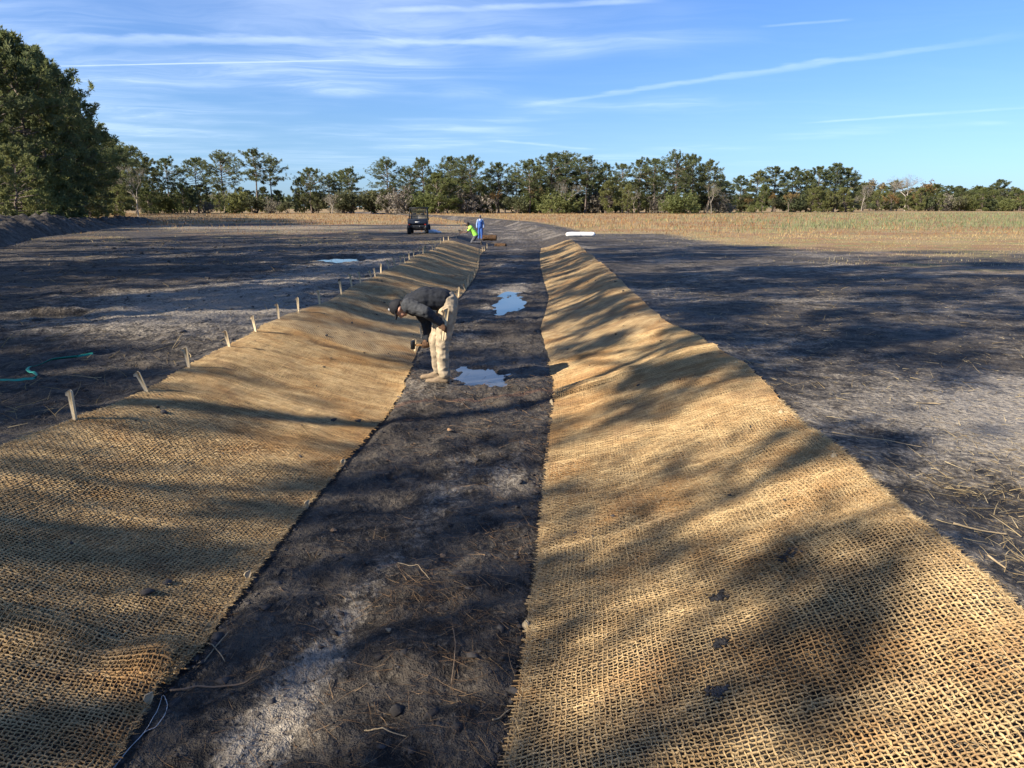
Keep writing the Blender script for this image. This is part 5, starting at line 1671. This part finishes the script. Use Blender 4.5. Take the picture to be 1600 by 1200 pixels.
solid('chassis', [box((0, 1.35, 0.48), (0.62, 2.6, 0.14)), box((0, 0.10, 0.60), (1.10, 0.12, 0.16)), rod((-0.56, 0.42, 0.335), (0.56, 0.42, 0.335), 0.045), rod((-0.56, 2.38, 0.335), (0.56, 2.38, 0.335), 0.045),
                  box((0, 0.35, 0.50), (0.40, 0.45, 0.28))], M['blackplastic'], utv, 0.01)
solid('bumper', [pipe([(-0.48, 0.02, 0.50), (-0.45, -0.06, 0.52), (0.45, -0.06, 0.52), (0.48, 0.02, 0.50)], 0.025), box((0, -0.05, 0.45), (0.08, 0.14, 0.06))], M['steel'], utv)
for sx in (-1, 1):
    solid('shock_absorber', [rod((sx * 0.36, 0.30, 0.40), (sx * 0.30, 0.30, 0.76), 0.035), rod((sx * 0.36, 0.30, 0.44), (sx * 0.32, 0.30, 0.64), 0.055)], M['rim'], utv)
solid('exhaust', [rod((0.18, -0.02, 0.58), (0.18, 0.5, 0.58), 0.05)], M['rim'], utv)
solid('body_tub', [box((0, 1.9, 0.62), (1.34, 1.70, 0.22)), box((0, 2.72, 0.86), (1.22, 0.62, 0.36), (0.18, 0, 0)), box((-0.62, 1.45, 0.82), (0.10, 0.70, 0.30)), box((0.62, 1.45, 0.82), (0.10, 0.70, 0.30)), box((0, 2.40, 0.98), (1.24, 0.12, 0.26))], M['bluebody'], utv, 0.03)
for sx in (-0.33, 0.33):
    s_ = solid('seat', [box((sx, 1.52, 0.84), (0.56, 0.52, 0.14)), box((sx, 1.22, 1.13), (0.56, 0.12, 0.50), (0.15, 0, 0))], M['seat'], utv, 0.04)
    solid('headrest', [box((sx, 1.16, 1.48), (0.28, 0.09, 0.16))], M['blackplastic'], s_, 0.03)
stw = [(-0.33 + 0.17 * math.cos(t), 2.05 + 0.06 * math.sin(t), 1.20 + 0.16 * math.sin(t)) for t in np.linspace(0, 2 * np.pi, 20)]
solid('steering_wheel', [pipe(stw, 0.016, 6), rod((-0.33, 2.05, 1.20), (-0.33, 2.32, 1.05), 0.02)], M['blackplastic'], utv)
for sx in (-1, 1):
    solid('cage_post', [pipe([(sx * 0.69, 1.10, 0.78), (sx * 0.69, 1.08, 1.40), (sx * 0.62, 1.10, 1.92)], 0.036)], M['steel'], utv)
    solid('cage_post', [pipe([(sx * 0.64, 2.62, 1.00), (sx * 0.62, 2.15, 1.92)], 0.036)], M['steel'], utv)
    solid('cage_rail', [rod((sx * 0.62, 1.10, 1.92), (sx * 0.62, 2.15, 1.92), 0.036)], M['steel'], utv)
    solid('side_net_bar', [rod((sx * 0.69, 1.10, 1.30), (sx * 0.64, 2.42, 1.22), 0.02)], M['steel'], utv)
solid('cage_crossbar', [rod((-0.62, 1.10, 1.92), (0.62, 1.10, 1.92), 0.040)], M['steel'], utv)
solid('cage_crossbar', [rod((-0.62, 2.15, 1.92), (0.62, 2.15, 1.92), 0.036)], M['steel'], utv)
solid('roof_panel', [box((0, 1.63, 1.965), (1.30, 1.14, 0.035))], M['blackplastic'], utv, 0.012)
solid('rear_screen_bar', [rod((-0.66, 1.07, 1.42), (0.66, 1.07, 1.42), 0.022)], M['steel'], utv)
wsv, wsf = box((0, 2.40, 1.46), (1.18, 0.012, 1.00), (0.46, 0, 0))
solid('windshield', [(wsv, wsf)], M['glass'], utv)

# ------------------------------------------------------------------ sacks and rolls
M['sack'] = simple_mat('white_plastic_sack', (0.72, 0.74, 0.78), 0.4, 0.12, 8, 0, 0.5, 0.4, 0.03)
M['plastic'] = simple_mat('white_plastic_wrap', (0.80, 0.80, 0.78), 0.4, 0.05, 6, 0, 0.4, 0.4, 0.02)
M['coirroll'] = simple_mat('coir_roll', (0.075, 0.045, 0.026), 0.95, 0.4, 10, 0, 0.8, 0.1, 0.03)
SX, SY = unproject(675, 365, 0.0)
sk = empty('plastic_sack', (SX, SY, gz(SX, SY)))
tag(sk, 'crumpled white plastic sack lying beside the utility vehicle', 'sack')
blob('film', [uv_sphere((-0.30, 0, 0.10), (0.32, 0.25, 0.14)), uv_sphere((0.10, 0.02, 0.12), (0.36, 0.28, 0.17)), uv_sphere((0.42, 0, 0.07), (0.28, 0.2, 0.09))], M['sack'], sk, 0.03, 2, 0.06, 5.0)
solid('tied_end', [capsule((0.62, 0, 0.06), (0.74, 0.03, 0.10), 0.05, 0.02)], M['sack'], sk, smooth=True)

RX, RY = unproject(907, 370.5, 0.0)
rl = empty('wrapped_mat_roll', (RX, RY, gz(RX, RY)))
tag(rl, 'white plastic-wrapped roll lying on the bare soil beside the far end of the right mat', 'roll')
xs = np.linspace(-1.0, 1.0, 26)
rr = 0.165 * np.clip(1 - (np.abs(xs) ** 14) * 0.55, 0, 1) * (1 + 0.025 * np.sin(xs * 9))
solid('wrapping', [tube_np(np.stack([xs, 0.01 * np.sin(xs * 3), np.full(26, 0.165)], 1), rr, 20, True)], M['plastic'], rl, smooth=True)
solid('tape_band', [tube_np(np.array([(-0.06, 0, 0.165), (0.06, 0, 0.165)]), [0.171, 0.171], 20, False)], M['pale'], rl)
solid('core_tube', [rod((-1.03, 0, 0.165), (1.03, 0, 0.165), 0.045)], M['boot'], rl)


def coil_roll(cx, cy, cz, length, rad, rz, label):
    o = empty('coir_mat_roll', (cx, cy, cz), rz)
    tag(o, label, 'roll')
    t = np.linspace(0, 7 * 2 * np.pi, 150)
    r = 0.03 + (rad - 0.03) * t / t[-1]
    px_, pz_ = r * np.cos(t), rad + r * np.sin(t)
    V = np.concatenate([np.stack([np.full(150, -length / 2), px_, pz_], 1), np.stack([np.full(150, length / 2), px_, pz_], 1)])
    k = np.arange(149)
    mesh_np('coiled_sheet', V, np.stack([k, k + 1, k + 151, k + 150], 1), M['coirroll'], o, True)
    xs = np.linspace(-length / 2 + 0.02, length / 2 - 0.02, 14)
    blob('outer_layer', [tube_np(np.stack([xs, 0.04 * np.sin(xs * 4), np.full(14, rad)], 1), rad * (1 + 0.08 * np.sin(xs * 9)), 16, True)], M['coirroll'], o, 0.025, 1, 0.07, 6.0)
    return o


X_, Y_ = unproject(765, 374, -0.3)
coil_roll(X_, Y_, float(mat_point(-1, 0.35, Y_)[2]) - 0.04, 1.0, 0.21, R(-8), 'dark brown rolled coir mat behind the kneeling worker')
X_, Y_ = unproject(782, 385, -DEPTH)
coil_roll(X_, Y_, gz(X_, Y_) - 0.03, 0.8, 0.12, R(-28), 'thin loose coir roll lying at the ditch edge beside the kneeling worker')

# turquoise strap on the left field
M['strap'] = simple_mat('turquoise_strap', (0.02, 0.26, 0.19), 0.5, 0.15, 8, 0, 0.1, 0.4)
pts = [unproject(x, y, 0.0) for x, y in ((-40, 612), (0, 607), (30, 604), (50, 600), (60, 595), (57, 590), (47, 584), (42, 580), (52, 576), (75, 571), (110, 564), (146, 559))]
P = np.array(pts); tq = np.linspace(0, 1, len(P)); tf = np.linspace(0, 1, 60)
px_ = np.interp(tf, tq, P[:, 0]); py_ = np.interp(tf, tq, P[:, 1])
for _ in range(3):
    px_[1:-1] = (px_[:-2] + 2 * px_[1:-1] + px_[2:]) / 4; py_[1:-1] = (py_[:-2] + 2 * py_[1:-1] + py_[2:]) / 4
pz_ = raw_ground(px_, py_) + 0.03 + 0.010 * np.sin(tf * 17)
for _ in range(4):
    pz_[1:-1] = np.maximum(pz_[1:-1], (pz_[:-2] + pz_[2:]) / 2)
tng = np.stack([np.gradient(px_), np.gradient(py_)], 1); tng /= np.linalg.norm(tng, axis=1, keepdims=True)
sdv = np.stack([-tng[:, 1], tng[:, 0]], 1)
tw = np.cos(tf * 5.0)
hw = 0.016
A = np.stack([px_ + sdv[:, 0] * hw * tw, py_ + sdv[:, 1] * hw * tw, pz_ + hw * np.sqrt(1 - tw ** 2)], 1); B = np.stack([px_ - sdv[:, 0] * hw * tw, py_ - sdv[:, 1] * hw * tw, pz_ - hw * 0.4 * np.sqrt(1 - tw ** 2)], 1)
nrm = np.array([0, 0, 0.003])
V = np.concatenate([A, B, A + nrm, B + nrm]); k = np.arange(59)
Fq = np.concatenate([np.stack([k, k + 1, k + 61, k + 60], 1), np.stack([k + 120, k + 180, k + 181, k + 121], 1), np.stack([k, k + 120, k + 121, k + 1], 1), np.stack([k + 60, k + 61, k + 181, k + 180], 1)])
tag(mesh_np('plastic_strap', V, Fq, M['strap'], None, True), 'turquoise plastic strap curling across the dark field at left', 'strap')

# white twine at the bottom left, twigs in the bed
M['twine'] = simple_mat('white_twine', (0.62, 0.60, 0.56), 0.8, 0.1, 30)
M['twig'] = simple_mat('dead_twig', (0.17, 0.12, 0.08), 0.9, 0.35, 16, 0, 0.4)
M['palestick'] = simple_mat('pale_stick', (0.33, 0.25, 0.15), 0.85, 0.2, 16, 0, 0.3)


def ground_line(pxs, r, mat, name, label, cat, lift=0.008, n=40, dz=None, wig=0.0, soft=3):
    P = np.array([unproject(x, y, -DEPTH if dz is None else dz) for x, y in pxs])
    tq = np.linspace(0, 1, len(P)); tf = np.linspace(0, 1, n)
    x = np.interp(tf, tq, P[:, 0]); y = np.interp(tf, tq, P[:, 1])
    for _ in range(soft):
        x[1:-1] = (x[:-2] + 2 * x[1:-1] + x[2:]) / 4; y[1:-1] = (y[:-2] + 2 * y[1:-1] + y[2:]) / 4
    z = raw_ground(x, y)
    for _ in range(12):
        z[1:-1] = np.maximum(z[1:-1], (z[:-2] + z[2:]) / 2)
    z = z + lift + r
    rad = np.full(n, r) * np.linspace(1.1, 0.7, n)
    return tag(solid(name, [tube_np(np.stack([x, y, z], 1), rad, 6, True)], mat, None, smooth=True), label, cat)


ground_line([(255, 1085), (262, 1100), (258, 1118), (243, 1138), (228, 1144), (205, 1165), (180, 1196), (165, 1215)], 0.0016, M['twine'], 'twine', 'thin white twine looping off the near left mat onto the soil', 'twine', 0.004, 60)
ground_line([(253, 1086), (245, 1115), (230, 1140), (195, 1175), (172, 1210)], 0.0014, M['twine'], 'twine', 'second, straighter white twine strand beside the near left mat', 'twine', 0.004, 40)
ground_line([(265, 1083), (330, 1077), (385, 1068), (408, 1058)], 0.005, M['twig'], 'twig', 'long dark curved twig on the bed near the bottom left', 'twig')
ground_line([(318, 1006), (335, 1020), (352, 1040)], 0.0035, M['palestick'], 'twig', 'pale split stick poking out from the left mat edge', 'twig')
ground_line([(320, 1040), (345, 1012), (358, 998)], 0.003, M['palestick'], 'twig', 'pale stick crossing the split stick by the left mat', 'twig')
ground_line([(770, 1136), (790, 1120), (812, 1102)], 0.003, M['palestick'], 'twig', 'straight pale stick beside the right mat near the bottom', 'twig')
ground_line([(570, 1148), (600, 1160), (636, 1171)], 0.003, M['palestick'], 'twig', 'tan curved stalk on the bed near the bottom centre', 'twig')
ground_line([(708, 995), (712, 1020), (710, 1045), (705, 1068)], 0.003, M['twig'], 'twig', 'grey wavy root lying along the bed near the right mat', 'twig')
ground_line([(622, 890), (650, 896), (672, 915)], 0.003, M['palestick'], 'twig', 'bent orange-tan stalk by the needle clump in the bed', 'twig')
ground_line([(1300, 681), (1380, 690), (1440, 700)], 0.004, M['palestick'], 'twig', 'long pale stalk on the sunlit soil right of the mat', 'twig', dz=0.0)
ground_line([(1488, 828), (1530, 836), (1572, 842)], 0.005, M['palestick'], 'twig', 'thick pale stalk lying below the straw clump', 'twig', dz=0.0)
ground_line([(1541, 885), (1556, 896), (1568, 904)], 0.005, M['palestick'], 'twig', 'short pale broken stick near the right edge', 'twig', dz=0.0)
ground_line([(1432, 632), (1450, 630), (1470, 632)], 0.005, M['palestick'], 'twig', 'pale stick lying at the edge of shade on the right', 'twig', dz=0.0)


def leaf(px, py, label, col, sz=0.02, turn=0.0):
    X, Y = unproject(px, py, -DEPTH)
    a = np.linspace(0, 1, 7)
    wv_ = np.sin(a * np.pi) ** 0.8 * 0.42
    zc = 0.12 * np.sin(a * np.pi * 1.2)
    V = np.concatenate([np.stack([a - 0.5, wv_, zc + 0.18 * wv_], 1), np.stack([a - 0.5, 0 * a, zc], 1), np.stack([a - 0.5, -wv_, zc + 0.18 * wv_], 1)]) * sz * 2
    k = np.arange(6)
    F = np.concatenate([np.stack([k, k + 1, k + 8, k + 7], 1), np.stack([k + 7, k + 8, k + 15, k + 14], 1)])
    o = mesh_np('fallen_leaf', V, F, col, None, True)
    s = o.modifiers.new('thickness', 'SOLIDIFY'); s.thickness = 0.0012
    o.location = (X, Y, gz(X, Y) + 0.012); o.rotation_euler = (0.2, -0.1, turn)
    tag(o, label, 'leaf')


M['leaf'] = simple_mat('dry_leaf', (0.34, 0.20, 0.10), 0.7, 0.2, 40)
leaf(521, 831, 'small tan leaf on the bed left of centre', M['leaf'], 0.022, 0.3)
leaf(692, 870, 'tan curled leaf by the needle clump in the bed', M['leaf'], 0.024, 1.0)
leaf(607, 1000, 'pale grey leaf lying on the dark near bed', M['palestick'], 0.018, 2.0)
leaf(703, 681, 'tan leaf on the bed just beyond the rust streak', M['leaf'], 0.03, 0.8)

# dirt clumps dropped on the right mat
for i, (px, py, rr_, lab) in enumerate([(1126, 927, 0.050, 'dark dirt clump on the right mat, left one of the upper pair'), (1226, 903, 0.055, 'dark dirt clump on the right mat, right one of the upper pair'),
                                      (1127, 996, 0.035, 'round dark dirt clump on the right mat below the upper pair'), (1122, 1062, 0.045, 'lowest crumbly dirt clump on the near right mat')]):
    X, Y = unproject(px, py, -0.22)
    k = 46
    ex, ey = rg.normal(0, rr_ * 0.46, k), rg.normal(0, rr_ * 0.40, k)
    lo, hi = float(xRL(Y)), float(xRU(Y))
    zz_ = mat_point(1, (X + ex - lo) / (hi - lo), Y + ey, 0.012)[2]
    v, f = clods(k, X + ex, Y + ey, rg.uniform(0.0035, 0.011, k), 60 + i, zz_ + 0.006)
    tag(mesh_np('dirt_clump', v, f, M['clod'], None, False), lab, 'dirt', kind='stuff')
ex, ey, ez = [], [], []
for k in range(170):
    sd = -1 if rg.random() < 0.5 else 1
    s_ = rg.uniform(0.08, 0.95); Y = 3.5 + 16 * rg.random() ** 1.2
    c = mat_point(sd, s_, Y, 0.012)
    ex.append(float(c[0])); ey.append(float(c[1])); ez.append(float(c[2]))
v, f = clods(170, np.array(ex), np.array(ey), np.clip(0.006 * rg.pareto(2.0, 170) + 0.006, 0, 0.03), 71, np.array(ez))
tag(mesh_np('dirt_crumbs', v, f, M['clod'], None, False), 'dark crumbs of soil scattered on the coir mats', 'dirt', kind='stuff')
